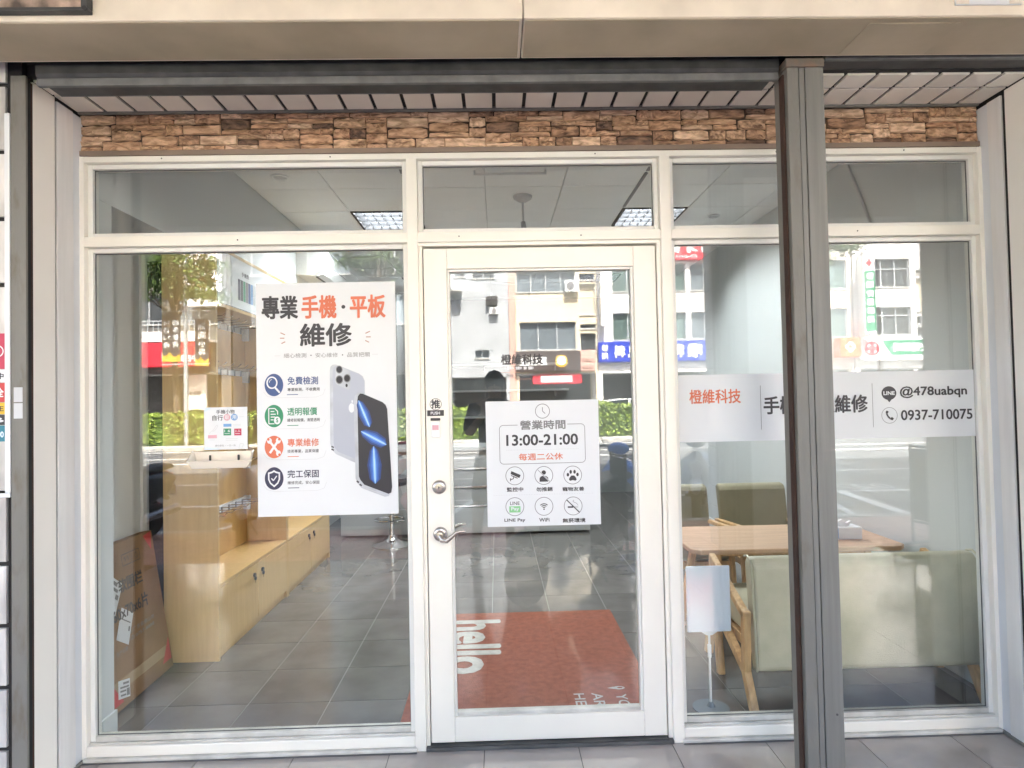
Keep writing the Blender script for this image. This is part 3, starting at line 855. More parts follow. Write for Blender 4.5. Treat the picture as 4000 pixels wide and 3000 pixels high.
for cx, cz in cs: ring(cx, cz, .0405, .0026, PY, 'ring', 'print_grey', ho)
y2 = PY - .0006
cx, cz = cs[0]
flat([(cx - .015, cz + .021), (cx + .026, cz + .003), (cx + .020, cz - .010), (cx - .018, cz + .008)], y2, 'camera_icon', D_, ho)
strokes([[(cx - .003, cz - .002), (cx - .007, cz - .013), (cx - .019, cz - .016)], [(cx - .019, cz - .010), (cx - .019, cz - .023)], [(cx - .016, cz + .002), (cx + .012, cz - .011)]], .0036, y2, 'camera_icon', D_, ho)
cx, cz = cs[1]
flat(disc_poly(cx, cz + .013, .0095), y2, 'visitor_icon', D_, ho)
flat([(cx - .019, cz - .027)] + [(cx - .019 * math.cos(R(a)), cz - .014 + .013 * math.sin(R(a))) for a in range(0, 181, 20)] + [(cx + .019, cz - .027)], y2, 'visitor_icon', D_, ho)
strokes([[(cx - .028, cz + .027), (cx + .028, cz - .029)]], .0052, y2 - .0004, 'bar', 'sheet', ho)
strokes([[(cx - .028, cz + .027), (cx + .028, cz - .029)]], .0022, y2 - .0012, 'bar', 'print_grey', ho)
cx, cz = cs[2]
for dx, dz, a, b_ in ((-.021, .002, .0055, .0078), (-.0085, .014, .0055, .0085), (.0085, .014, .0055, .0085), (.021, .002, .0055, .0078)):
    flat(disc_poly(cx + dx, cz + dz, a, b_, 20), y2, 'paw_icon', D_, ho)
flat([(cx + a, cz + b_) for a, b_ in ((-.017, -.020), (-.012, -.025), (0, -.022), (.012, -.025), (.017, -.020), (.014, -.011), (.006, -.002), (-.006, -.002), (-.014, -.011))], y2, 'paw_icon', D_, ho)
cx, cz = cs[4]
for r in (.024, .0165, .009): ring(cx, cz - .011, r, .004, y2, 'wifi_icon', D_, ho, None, 45, 135, 14)
flat(disc_poly(cx, cz - .0125, .0034, n=14), y2, 'wifi_icon', D_, ho)
cx, cz = cs[5]
flat([(cx - .024, cz - .008), (cx + .0, cz - .008), (cx + .0, cz - .001), (cx - .024, cz - .001)], y2, 'smoking_icon', D_, ho)
flat([(cx + .003, cz - .008), (cx + .022, cz - .008), (cx + .022, cz - .001), (cx + .003, cz - .001)], y2, 'smoking_icon', 'print_light', ho)
strokes([[(cx + .004, cz + .026), (cx - .001, cz + .021), (cx + .005, cz + .016), (cx + .014, cz + .012), (cx + .020, cz + .006), (cx + .021, cz + .002)]], .0018, y2, 'smoking_icon', 'print_grey', ho)
strokes([[(cx - .028, cz + .027), (cx + .028, cz - .029)]], .0046, y2 - .0008, 'bar', 'print_black', ho)

ba = thing('contact_banner', 'wide white contact banner stuck across the right pane', 'banner', (1.265, .043, 1.28))
bx(.5975, 1.9265, .0412, .0445, 1.280, 1.576).build('sheet', 'sheet', ba)
for t_, a, b_, c, d, m_, bo in [('橙維科技', 0.6474, 0.8767, 1.4477, 1.5115, O_, .014), ('手機‧平板維修', 0.9765, 1.4431, 1.3949, 1.4753, D_, .016), ('@478uabqn', 1.5896, 1.8931, 1.4532, 1.5073, D_, .016), ('0937-710075', 1.5913, 1.9139, 1.3562, 1.4024, D_, .016)]:
    text_y(t_, (a, b_, c, d), m_, ba, PY, bo)
for x in (.9648, 1.4659): strokes([[(x, 1.329), (x, 1.524)]], .0022, PY, 'rule', 'print_grey', ba)
flat(disc_poly(1.5406, 1.4785, .0335, .0305, 40) , PY, 'chat_bubble', D_, ba)
flat([(1.530, 1.452), (1.555, 1.454), (1.541, 1.4375)], PY - .0004, 'chat_bubble', D_, ba)
text_y('LINE', (1.5155, 1.566, 1.470, 1.487), 'sheet', ba, PY - .0008, .03)
ring(1.540, 1.3797, .036, .002, PY, 'ring', 'print_grey', ba)
strokes([[(1.528, 1.398), (1.527, 1.389), (1.533, 1.375), (1.543, 1.365), (1.554, 1.361)]], .0075, PY, 'handset', D_, ba)
strokes([[(1.525, 1.398), (1.534, 1.392)], [(1.546, 1.369), (1.556, 1.362)]], .010, PY - .0008, 'handset', D_, ba)

vi = thing('vinyl_lettering', 'small dark shop name lettering applied to the door glass', 'lettering', (-.09, .045, 1.56))
text_y('橙維科技', (-0.1791, 0.0059, 1.637, 1.6832), D_, vi, .0452, .018)
text_y('手機・平板維修中心', (-0.1559, -0.0143, 1.581, 1.5974), 'print_grey', vi, .0452, .01)
text_y('安心維修品質把關', (-0.1227, -0.0482, 1.5686, 1.5771), 'print_brown', vi, .0452, .0)
strokes([[(-.18, 1.6033), (-.096, 1.6033)]], .0018, .0452, 'rule', 'print_brown', vi)
for k, (a, b_) in enumerate(((-.151, -.123), (-.115, -.088), (-.080, -.066), (-.060, -.036))):
    text_y('營業中', (a, b_, 1.6145, 1.6285), 'sheet', vi, .0452, .03)

# ---------------------------------------------------------------- small sign and tray hung inside the left pane
sm = thing('free_items_sign', 'small white printed sign with a pin icon above the tray', 'sign', (-1.384, .043, 1.294))
bx(-1.4764, -1.2914, .0412, .0445, 1.2937, 1.4768).build('card', 'sheet', sm)
Y1 = .0406
for t_, a, b_, c, d, m_, bo in [('手機小物', -1.4244, -1.3452, 1.4478, 1.4657, D_, .008), ('自行', -1.4409, -1.3953, 1.4194, 1.4429, D_, .012), ('請勿拿取・一次一份', -1.4304, -1.342, 1.3069, 1.3152, 'print_grey', .0)]:
    text_y(t_, (a, b_, c, d), m_, sm, Y1, bo)
for (x, m_, t_) in ((-1.378, 'print_pink', '取'), (-1.3466, 'print_blue', '用')):
    flat(disc_poly(x, 1.4325, .0145, .0145, 24), Y1, 'badge', m_, sm)
    text_y(t_, (x - .009, x + .009, 1.4235, 1.4415), 'sheet', sm, Y1 - .0006, .012)
for (a, b_, c, d, m_, t_) in ((-1.3936, -1.361, 1.3546, 1.3842, 'print_green', '1 6'), (-1.3475, -1.3167, 1.3536, 1.3832, 'print_crimson', '2 人')):
    flat([(a, c), (b_, c), (b_, d), (a, d)], Y1, 'block', m_, sm)
    text_y(t_, (a + .004, b_ - .004, c + .014, d - .004), 'sheet', sm, Y1 - .0006, .012)
    strokes([[(a + .004, c + .008), (b_ - .006, c + .008)]], .002, Y1 - .0006, 'rule', 'sheet', sm)
flat([(-1.3937, 1.392), (-1.3593, 1.392), (-1.3593, 1.4044), (-1.3937, 1.4044)], Y1, 'pill', 'print_blue', sm)
flat([(-1.4603, 1.3433), (-1.4221, 1.3433), (-1.4221, 1.3574), (-1.4603, 1.3574)], Y1, 'pill', 'print_pink', sm)
strokes([[(-1.353, 1.401), (-1.318, 1.401)], [(-1.353, 1.395), (-1.318, 1.395)], [(-1.384, 1.340), (-1.332, 1.340)], [(-1.384, 1.333), (-1.332, 1.333)], [(-1.453, 1.336), (-1.43, 1.336)], [(-1.327, 1.434), (-1.305, 1.434)],
         [(-1.456, 1.362), (-1.444, 1.374), (-1.436, 1.380), (-1.424, 1.399), (-1.418, 1.400), (-1.418, 1.394), (-1.430, 1.377), (-1.440, 1.372)],
         [(-1.329, 1.299), (-1.322, 1.319), (-1.308, 1.317), (-1.315, 1.297), (-1.329, 1.299)]], .0014, Y1, 'line_art', 'print_light', sm)
flat([(-1.476, 1.476), (-1.476, 1.452), (-1.468, 1.462), (-1.452, 1.468), (-1.446, 1.476)], Y1, 'corner', 'print_sky', sm)
flat([(-1.476, 1.294), (-1.40, 1.294), (-1.425, 1.300), (-1.455, 1.303), (-1.476, 1.308)], Y1, 'corner', 'print_sky', sm)
sm.location.x += .0085
ty = thing('plastic_tray', 'cream plastic tray hung on the outside of the left pane under the small sign', 'tray', (-1.38, .0, 1.21))
b = MB()
o_ = [(-1.497, -.052, 1.252), (-1.232, -.052, 1.252), (-1.258, .042, 1.287), (-1.516, .042, 1.287)]
n_ = [(-1.484, -.040, 1.221), (-1.258, -.040, 1.221), (-1.270, .040, 1.219), (-1.500, .040, 1.219)]
cxm, cym = -1.376, -.002
ii_ = [(cxm + (x - cxm) * .965, cym + (y - cym) * .90, z) for x, y, z in o_]
jj_ = [(cxm + (x - cxm) * .955, cym + (y - cym) * .88, z + .005) for x, y, z in n_]
fs_ = [(0, 3, 2, 1), (12, 13, 14, 15)]
for i in range(4):
    j = (i + 1) % 4
    fs_ += [(i, j, 4 + j, 4 + i), (4 + i, 4 + j, 8 + j, 8 + i), (8 + i, 8 + j, 12 + j, 12 + i)]
b.add(n_ + o_ + ii_ + jj_, fs_)
b.build('tray_body', 'tray', ty, .002)
MB().tube([(-1.517, .041, 1.287), (-1.498, -.053, 1.252), (-1.231, -.053, 1.252), (-1.257, .041, 1.287)], .0028, 8).build('rim', 'tray', ty)
for x in (-1.437, -1.316):
    bx(x - .005, x + .005, .024, .030, 1.248, 1.272).build('clip', 'lock_black', ty, .003)
bx(-1.42, -1.30, .0, .02, 1.2265, 1.231).build('contents', 'print_grey', ty, .002)
# ================================================================ FLOORS
ZC = 3.055
fl = bx(-3.4, 3.4, -3.25, .09, -.12, -.003).build('arcade_floor', 'grout', kind='structure')
tm = {}
def tile_box(w, d, mat):
    k = (round(w, 3), round(d, 3), mat)
    if k not in tm:
        me = bx(-w / 2, w / 2, -d / 2, d / 2, -.004, 0).mesh('tile')
        me.materials.append(K[mat]); tm[k] = me
    return tm[k]
def floor_tiles(parent, xs, ys, mat, gap=.0035):
    for a, b_ in zip(xs[:-1], xs[1:]):
        for c, d in zip(ys[:-1], ys[1:]):
            o = link('tile', tile_box(b_ - a - gap, d - c - gap, mat), None, parent)
            o.location = ((a + b_) / 2, (c + d) / 2, rnd.uniform(-.0003, .0003) + .0005)
xs = [-3.4] + [-1.082 + .4 * k for k in range(-5, 12)]
xs = [x for x in xs if x <= 3.4] + [3.4]
floor_tiles(fl, xs, [-3.25, -3.06, -2.66, -2.26, -1.86, -1.46, -1.06, -.66, -.26, .085], 'out_tile')
fi = bx(-2.3, 2.25, .095, 7.3, -.12, -.0015).build('shop_floor', 'grout_light', kind='structure')
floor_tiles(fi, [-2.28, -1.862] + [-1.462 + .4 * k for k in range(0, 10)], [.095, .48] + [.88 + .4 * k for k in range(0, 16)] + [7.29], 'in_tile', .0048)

# ================================================================ ROOM
wl = bx(-2.4, -2.25, .10, 7.3, 0, 3.4).build('wall_left', 'wall_white', kind='structure')
bx(-2.25, -1.95, .10, 7.3, 2.41, 3.2).build('beam_left', 'wall_white', kind='structure')
pi_ = bx(-2.25, -1.952, .10, .20, 0, 2.41).build('pillar_left', 'wall_white', kind='structure')
bx(-1.956, -1.944, .10, .212, 0, .12).build('skirting', 'wall_white', pi_, .002)
wr = bx(2.19, 2.35, .10, 7.3, 0, 3.4).build('wall_right', 'wall_white', kind='structure')
bx(1.985, 2.19, .10, .112, 0, 3.2).build('pillar_right', 'wall_white', kind='structure')
sk_ = bx(2.175, 2.19, .15, 7.2, 0, .10).build('skirting_right', 'wall_white', kind='structure')
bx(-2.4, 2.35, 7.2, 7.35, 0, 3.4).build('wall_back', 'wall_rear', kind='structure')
bx(-2.4, 2.35, .099, .101, 2.56, 3.3).build('bulkhead_front', 'wall_white', kind='structure')
bx(-2.265, -2.235, .96, 1.0, 0, 2.41).build('corner_trim', 'reveal_grey', kind='structure')
ce = bx(-1.95, 2.19, .10, 7.2, ZC + .10, ZC + .14).build('ceiling', 'ceil_grid', kind='structure')
cx_ = [-1.948, -1.383, -.820, -.256, .315, .880, 1.430, 1.990, 2.188]
cy_ = [.105, .235, .80, 1.365, 1.93, 2.495, 3.06, 3.625, 4.19, 4.755, 5.32, 5.885, 6.45, 7.02, 7.195]
LIGHTS = {(1, 5), (5, 5), (1, 10), (5, 10)}
for i in range(8):
    for j in range(14):
        if (i, j) in LIGHTS: continue
        a, b_, c, d = cx_[i], cx_[i + 1], cy_[j], cy_[j + 1]
        bx(a + .003, b_ - .003, c + .003, d - .003, ZC + rnd.uniform(0, .002), ZC + .021).build('ceiling_panel', 'ceiling', ce, .002)
# slots (linear vents) along two seams
for x in (-.820, .880):
    for (c, d) in ((1.36, 1.62), (1.66, 2.45)):
        bx(x - .012, x + .012, c, d, ZC - .004, ZC + .004).build('slot_vent', 'print_grey', ce)
def troffer(i, j, label):
    a, b_, c, d = cx_[i] + .004, cx_[i + 1] - .004, cy_[j] + .004, cy_[j + 1] - .004
    t_ = thing('ceiling_light', label, 'ceiling light', ((a + b_) / 2, (c + d) / 2, ZC), 'fluorescent ceiling lights')
    for q in ((a, a + .02, c, d), (b_ - .02, b_, c, d), (a + .02, b_ - .02, c, c + .02), (a + .02, b_ - .02, d - .02, d)):
        bx(*q, ZC - .006, ZC + .06).build('frame', 'reflector', t_, .002)
    bx(a + .02, b_ - .02, c + .02, d - .02, ZC + .075, ZC + .08).build('reflector', 'reflector', t_)
    n = 4
    for k in range(n):
        yy = c + .02 + (d - c - .04) * (k + .5) / n
        MB().cyl((a + .03, yy, ZC + .035), (b_ - .03, yy, ZC + .035), .013, n=12).build('tube', 'tube' if j < 8 else 'tube_rear', t_)
    for k in range(1, n):
        yy = c + .02 + (d - c - .04) * k / n
        MB().prism([(yy - .012, ZC + .05), (yy + .012, ZC + .05), (yy + .002, ZC - .004), (yy - .002, ZC - .004)], a + .02, b_ - .02, 'x').build('louvre_bar', 'reflector', t_)
    for k in range(1, 7):
        xx = a + .02 + (b_ - a - .04) * k / 7
        bx(xx - .001, xx + .001, c + .02, d - .02, ZC - .003, ZC + .018).build('louvre_fin', 'reflector', t_)
troffer(1, 5, 'lit ceiling light panel on the left near the glass')
troffer(5, 5, 'lit ceiling light panel on the right near the glass')
troffer(1, 10, 'lit ceiling light panel deep in the shop on the left')
troffer(5, 10, 'lit ceiling light panel deep in the shop on the right')
for x, y, lab in ((-1.67, 1.66, 'round recessed downlight in the ceiling near the left wall'), (1.73, 2.76, 'round recessed downlight in the ceiling near the right wall')):
    dl = thing('downlight', lab, 'downlight', (x, y, ZC), 'recessed downlights')
    MB().lathe([(.062, 0), (.062, -.008), (.048, -.010), (.046, .0)], (x, y, ZC), 28).build('rim', 'white_plastic', dl)
    MB().lathe([(.045, -.003), (.0, -.004)], (x, y, ZC), 24).build('lens', 'print_light', dl)
fn = thing('ceiling_hook', 'old fan mount hanging from the middle of the ceiling', 'ceiling mount', (.03, 2.15, ZC))
MB().lathe([(.075, 0), (.07, -.02), (.03, -.045), (.012, -.05)], (.03, 2.15, ZC), 20).build('canopy', 'print_light', fn)
MB().cyl((.03, 2.15, ZC - .05), (.03, 2.15, ZC - .22), .009, n=10).build('rod', 'print_light', fn)
MB().tube([(.03, 2.15, ZC - .20), (.034, 2.15, ZC - .25), (.02, 2.15, ZC - .30), (.0, 2.15, ZC - .315)], [.018, .022, .014, .006], 10).build('wire_end', 'print_grey', fn)
ht = thing('ceiling_tray', 'thin white hanging frame under the ceiling behind the middle transom', 'ceiling frame', (-.07, 1.58, ZC))
bx(-.33, .17, 1.575, 1.59, ZC - .035, ZC - .018).build('rail', 'white_plastic', ht, .002)
for x in (-.33, .155): bx(x, x + .015, 1.575, 1.59, ZC - .018, ZC).build('hanger', 'white_plastic', ht)
cb = thing('wall_cable', 'loose grey cable running down the right wall', 'cable', (2.19, 1.3, 1.9))
MB().tube([(2.18, 1.45, 3.04), (2.18, 1.30, 2.75), (2.18, 1.20, 2.55), (2.18, 1.17, 2.3), (2.18, 1.16, 1.3)], .008, 8).build('cable', 'print_light', cb)
pp_ = thing('wall_pipe', 'vertical boxed pipe on the right wall', 'pipe', (2.18, 2.2, 2.0))
bx(2.165, 2.19, 2.16, 2.25, 2.0, ZC).build('pipe_cover', 'print_light', pp_, .002)

# ---------------------------------------------------------------- split air conditioner
ac = thing('air_conditioner', 'white split air conditioner high on the left wall', 'air conditioner', (-1.84, 3.32, 2.6))
prof = [(-1.95, 2.62), (-1.95, 2.885), (-1.745, 2.885), (-1.722, 2.87), (-1.715, 2.72), (-1.745, 2.655), (-1.80, 2.615)]
MB().prism(prof, 2.89, 3.76, 'y').build('body', 'ac_white', ac, .008)
MB().prism([(-1.782, 2.622), (-1.742, 2.652), (-1.738, 2.645), (-1.776, 2.616)], 2.96, 3.69, 'y').build('louvre', 'white_plastic', ac)
MB().prism([(-1.795, 2.613), (-1.784, 2.619), (-1.784, 2.612), (-1.793, 2.607)], 2.96, 3.69, 'y').build('air_slot', 'black', ac)
bx(-1.7155, -1.7125, 2.90, 3.75, 2.733, 2.739).build('panel_seam', 'print_grey', ac)
bx(-1.93, -1.74, 2.8875, 2.8905, 2.868, 2.872).build('panel_seam', 'print_light', ac)
ring(-1.915, 2.70, .018, .002, 2.8885, 'side_clip', 'print_light', ac, .022)

# ---------------------------------------------------------------- display cabinets along the left wall
CX0, CX1 = -2.153, -1.838
def cabinet(y0, y1, label, locks):
    c = thing('display_cabinet', label, 'cabinet', ((CX0 + CX1) / 2, (y0 + y1) / 2, 0), 'wooden display cabinets')
    t = .022
    bx(CX0, CX1, y0, y0 + t, 0, 2.44).build('side_panel', 'wood', c, .002)
    bx(CX0, CX1, y1 - t, y1, 0, 2.44).build('side_panel', 'wood', c, .002)
    bx(CX0, CX1 - .002, y0 + t, y1 - t, 2.418, 2.44).build('top_panel', 'wood', c, .002)
    ym = (y0 + y1) / 2
    bx(CX0, CX0 + .014, y0 + t, ym - .002, .44, 2.418).build('back_panel', 'wood_in', c)
    bx(CX0, CX0 + .014, ym + .002, y1 - t, .44, 2.418).build('back_panel', 'wood_in', c)
    bx(CX0 + .014, CX1 - .001, y0 + t, y1 - t, .42, .44).build('bench_top', 'wood', c, .002)
    bx(CX0 + .014, CX1 - .02, y0 + t, y1 - t, 0, .07).build('plinth', 'wood', c)
    bx(CX0 + .014, CX1 - .001, y0 + t, y1 - t, 2.075, 2.097).build('header_shelf', 'wood', c, .002)
    h = bx(CX1 - .014, CX1 + .001, y0 + t + .003, y1 - t - .003, 2.10, 2.416).build('header_sign', 'sheet', c)
    for q in range(2):
        ya = y0 + t if q == 0 else ym + .002
        yb = ym - .002 if q == 0 else y1 - t
        d = bx(CX1 - .019, CX1, ya, yb, .055, .416).build('door', 'wood', c, .002)
        ly = yb - .07 if q == 0 else ya + .07
        MB().cyl((CX1, ly, .352), (CX1 + .012, ly, .352), .014, n=14).build('lock', 'lock_black', d)
        MB().cyl((CX1 + .006, ly, .330), (CX1 + .016, ly, .330), .012, n=12).build('key', 'lock_black', d)
        bx(CX1 + .010, CX1 + .012, ly - .003, ly + .003, .300, .325).build('key_blade', 'nickel', d)
    rails = [(2.02, .05), (1.70, .05), (1.37, .05), (1.05, .05), (.74, .05)]
    for z, hh in rails:
        r_ = bx(CX0 + .014, CX0 + .034, y0 + .05, y1 - .06, z, z + hh).build('hook_rail', 'print_light', c, .002)
        bx(CX0 + .014, CX0 + .06, y1 - .085, y1 - .055, z - .05, z + hh + .006).build('bracket', 'print_light', r_, .003)
        for k in range(9):
            yy = y0 + .12 + k * (y1 - y0 - .28) / 8
            bx(CX0 + .034, CX0 + .040, yy - .008, yy + .008, z - .004, z + hh * .8).build('hook_clip', 'print_grey', r_)
            MB().tube([(CX0 + .036, yy, z + .035), (CX0 + .20, yy, z + .04), (CX0 + .225, yy, z + .06)], .0035, 6).build('hook', 'nickel', r_)
    return c, h
c1, h1 = cabinet(1.02, 2.24, 'tall wooden display cabinet with hook rails, nearest the glass', 2)
c2, h2 = cabinet(2.245, 3.47, 'tall wooden display cabinet with hook rails, further into the shop', 2)
# header artwork: phone cases and lines of small type (flat print on the white header)
def on_x(y0, y1, z0, z1, x):
    return lambda u, v: (x, y0 + (y1 - y0) * u, z0 + (z1 - z0) * v)
def rect_x(y0, y1, z0, z1, x, name, mat, parent):
    b = MB(); b.add([(x, y0, z0), (x, y1, z0), (x, y1, z1), (x, y0, z1)], [(0, 1, 2, 3)])
    return b.build(name, mat, parent, fix=False)
for k, (cc) in enumerate(['print_dark', 'print_black', 'print_green', 'print_grey', 'print_navy', 'print_blue', 'print_light']):
    rect_x(1.34 + .042 * k, 1.378 + .042 * k, 2.155, 2.29, CX1 + .0018, 'case_print', cc, h1)
lettering('手機殼', on_x(1.40, 1.52, 2.315, 2.345, CX1 + .0018), 'print_black', h1)
lettering('保護貼', on_x(1.72, 1.86, 2.275, 2.305, CX1 + .0018), 'print_black', h1)
lettering('充電線', on_x(2.00, 2.13, 2.275, 2.305, CX1 + .0018), 'print_black', h1)
lettering('手機配件', on_x(2.5, 3.0, 2.24, 2.32, CX1 + .0018), 'print_black', h2)

bb = thing('black_panel', 'tall black panel standing in the gap behind the wooden cabinet', 'panel', (-2.21, 1.06, 0))
bx(-2.248, -2.156, 1.045, 1.08, 0, 2.33).build('panel', 'matt_black', bb, .002)
bx(-2.248, -2.156, 1.04, 1.085, 2.33, 2.34).build('cap', 'matt_black', bb, .002)

# ---------------------------------------------------------------- leaning carton
ct = thing('cardboard_carton', 'large flat brown cardboard carton leaning on the left wall', 'carton', (-2.052, .36, 0), local=True)
ct.rotation_euler = (0, -.155, R(1.5))
ct.location.z = .012
bx(-.075, 0, 0, .60, 0, .78).build('carton_body', 'carton', ct, .004)
bx(-.0, .0012, .02, .58, .085, .135).build('tape', 'tape', ct)
for (ys, zs) in (((.50, .585, .565), (.765, .775, .675)), ((.49, .585, .585), (.05, .05, .17)), ((.02, .02, .10), (.03, .15, .03))):
    b = MB(); b.add([(.0014, y, z) for y, z in zip(ys, zs)], [(0, 1, 2)])
    b.build('red_corner_mark', 'print_red', ct, fix=False)
def ctx(body, y0, y1, z0, z1, m_='print_black', bo=.016):
    lettering(body, on_x(y0, y1, z0, z1, .0016), m_, ct, bo)
ctx('软围栏', .20, .43, .53, .60)
ctx('60x70x6片', .115, .45, .40, .475)
ctx('地址:广东省佛山市', .19, .48, .315, .338, 'print_grey', .004)
ctx('电话:0757-8888', .19, .47, .28, .302, 'print_grey', .004)
ctx('生产日期', .10, .20, .245, .268, 'print_grey', .004)
strokes_b = MB()
for (a, b_) in (((.27, .655), (.44, .655)), ((.44, .655), (.44, .712)), ((.44, .712), (.27, .712)), ((.27, .712), (.27, .655))):
    dy, dz = b_[0] - a[0], b_[1] - a[1]
    ln = math.hypot(dy, dz); ny, nz = -dz / ln * .0018, dy / ln * .0018
    strokes_b.add([(.0016, a[0] + ny, a[1] + nz), (.0016, b_[0] + ny, b_[1] + nz), (.0016, b_[0] - ny, b_[1] - nz), (.0016, a[0] - ny, a[1] - nz)], [(0, 1, 2, 3)])
strokes_b.build('mark_frame', 'print_black', ct, fix=False)
ctx('↑↑☂♻', .285, .425, .662, .705, 'print_black', .0)
def label_sheet(yc, zc, w_, h_, ang, lines):
    b = MB(); ca, sa = math.cos(R(ang)), math.sin(R(ang))
    P = lambda a, c_, x: (x, yc + a * ca - c_ * sa, zc + a * sa + c_ * ca)
    b.add([P(a, c_, .0022) for a, c_ in ((-w_, -h_), (w_, -h_), (w_, h_), (-w_, h_))], [(0, 1, 2, 3)])
    s_ = b.build('paper_label', 'sheet', ct, fix=False)
    for (a0, c0, a1, c1) in lines:
        b = MB(); b.add([P(a, c_, .0028) for a, c_ in ((a0 * w_, c0 * h_), (a1 * w_, c0 * h_), (a1 * w_, c1 * h_), (a0 * w_, c1 * h_))], [(0, 1, 2, 3)])
        b.build('label_print', 'print_grey', s_, fix=False)
label_sheet(.150, .535, .05, .085, -38, [(-.8, .62, .2, .85), (-.8, .3, .5, .5), (.3, -.1, .8, .2), (-.8, -.3, .1, -.22), (-.8, -.5, .1, -.42), (-.8, -.85, .3, -.62)])
label_sheet(.205, .365, .055, .08, -32, [(-.6, .55, -.35, .62), (-.8, .3, .75, .38), (.55, -.2, .8, .1)])
label_sheet(.115, .085, .05, .042, -14, [(-.2, .5, .8, .75), (-.7, .1, .8, .3), (-.7, -.3, .3, -.1), (.4, -.8, .9, .0), (-.6, -.75, .3, -.55)])

# ---------------------------------------------------------------- floor mat
ma = thing('floor_mat', 'rust red hello floor mat lying inside the door', 'floor mat', (-.06, .95, 0))
bx(-.675, .558, .14, 1.705, .0015, .009).build('mat', 'mat_red', ma, .003)
def on_floor(x0, x1, y0, y1, z):   # letters: reading toward the viewer, tops to the right
    return lambda u, v: (x0 + (x1 - x0) * v, y1 + (y0 - y1) * u, z)
lettering('hello.', on_floor(-.53, -.205, .64, 1.56, .0098), 'mat_print', ma, .03)
lettering('HERE', on_floor(.152, .205, .22, .46, .0098), 'mat_print', ma, .01)
lettering('ARE', on_floor(.242, .295, .265, .46, .0098), 'mat_print', ma, .01)
lettering('YOU', on_floor(.358, .412, .245, .44, .0098), 'mat_print', ma, .01)
b = MB()
b.add([(p[0], p[1], .0098) for p in disc_poly(.39, .51, .03, .018, 20)], [tuple(range(20))])
b.add([(.365, .497, .0101), (.365, .523, .0101), (.33, .51, .0101)], [(0, 1, 2)])
b.build('pin_mark', 'mat_print', ma, fix=False)
b = MB(); b.add([(p[0], p[1], .0105) for p in disc_poly(.395, .51, .014, .009, 14)], [tuple(range(14))])
b.build('pin_mark_hole', 'mat_red', ma, fix=False)

# ---------------------------------------------------------------- sofa by the window (its back to the glass)
sf = thing('sofa', 'cream two-seat sofa with wooden arms, its back to the right pane', 'sofa', (1.55, .6, 0))
MB().prism([(.262, .175), (.335, .150), (.40, .66), (.375, .695), (.325, .695), (.298, .665)], 1.005, 2.115, 'x').build('backrest', 'cream_leather', sf, .02, seg=3)
for x in (1.003, 2.117):
    MB().tube([(x, .262, .175), (x, .296, .64), (x, .312, .685), (x, .345, .70), (x, .385, .69)], .006, 8).build('piping', 'cream_leather', sf)
for x0, x1 in ((1.01, 1.555), (1.562, 2.11)):
    bx(x0, x1, .37, .88, .29, .42).build('seat_cushion', 'cream_leather', sf, .03, seg=3)
bx(1.0, 2.12, .34, .86, .235, .285).build('seat_frame', 'beech', sf, .004)
for x in (.965, 2.145):
    xl = x if x < 2 else 2.065
    MB().bar((xl, .205, 0), (xl, .305, .175), .036, .045).build('rear_leg', 'beech', sf, .006)
    MB().bar((x, .300, .165), (x, .285, .46), .036, .05).build('rear_post', 'beech', sf, .008)
    MB().bar((x, .300, .165), (x, .70, .34), .034, .045).build('side_rail', 'beech', sf, .006)
    MB().bar((x, .275, .43), (x, .76, .60), .036, .04).build('armrest', 'beech', sf, .008)
    MB().bar((x, .655, 0), (x, .735, .585), .036, .045).build('front_leg', 'beech', sf, .006)
# ---------------------------------------------------------------- table
tb = thing('coffee_table', 'wooden table between the cream sofa and the olive armchairs', 'table', (1.5, 1.22, 0))
MB().prism([(.95, .885), (2.10, .87), (2.15, .92), (2.15, 1.49), (2.10, 1.54), (.95, 1.555), (.90, 1.505), (.90, .935)], .572, .600, 'z').build('table_top', 'table_wood', tb, .006)
for sx, sy in ((1, 1), (1, -1), (-1, 1), (-1, -1)):
    MB().bar((1.525 + sx * .53, 1.215 + sy * .27, 0), (1.525 + sx * .44, 1.215 + sy * .21, .572), .042, .05).build('leg', 'beech', tb, .008)
bx(1.07, 1.98, .99, 1.44, .535, .572).build('apron', 'beech', tb, .003)
tx = thing('tissue_box', 'white tissue box with a blue mark on the wooden table', 'tissue box', (1.89, 1.1, .6))
bx(1.80, 1.98, 1.05, 1.16, .601, .675).build('box', 'sheet', tx, .006)
bx(1.80, 1.835, 1.0488, 1.0498, .61, .67).build('print', 'print_blue', tx)
MB().prism([(1.86, .673), (1.92, .673), (1.935, .705), (1.905, .69), (1.88, .715), (1.85, .70)], 1.09, 1.11, 'y').build('tissue', 'sheet', tx)
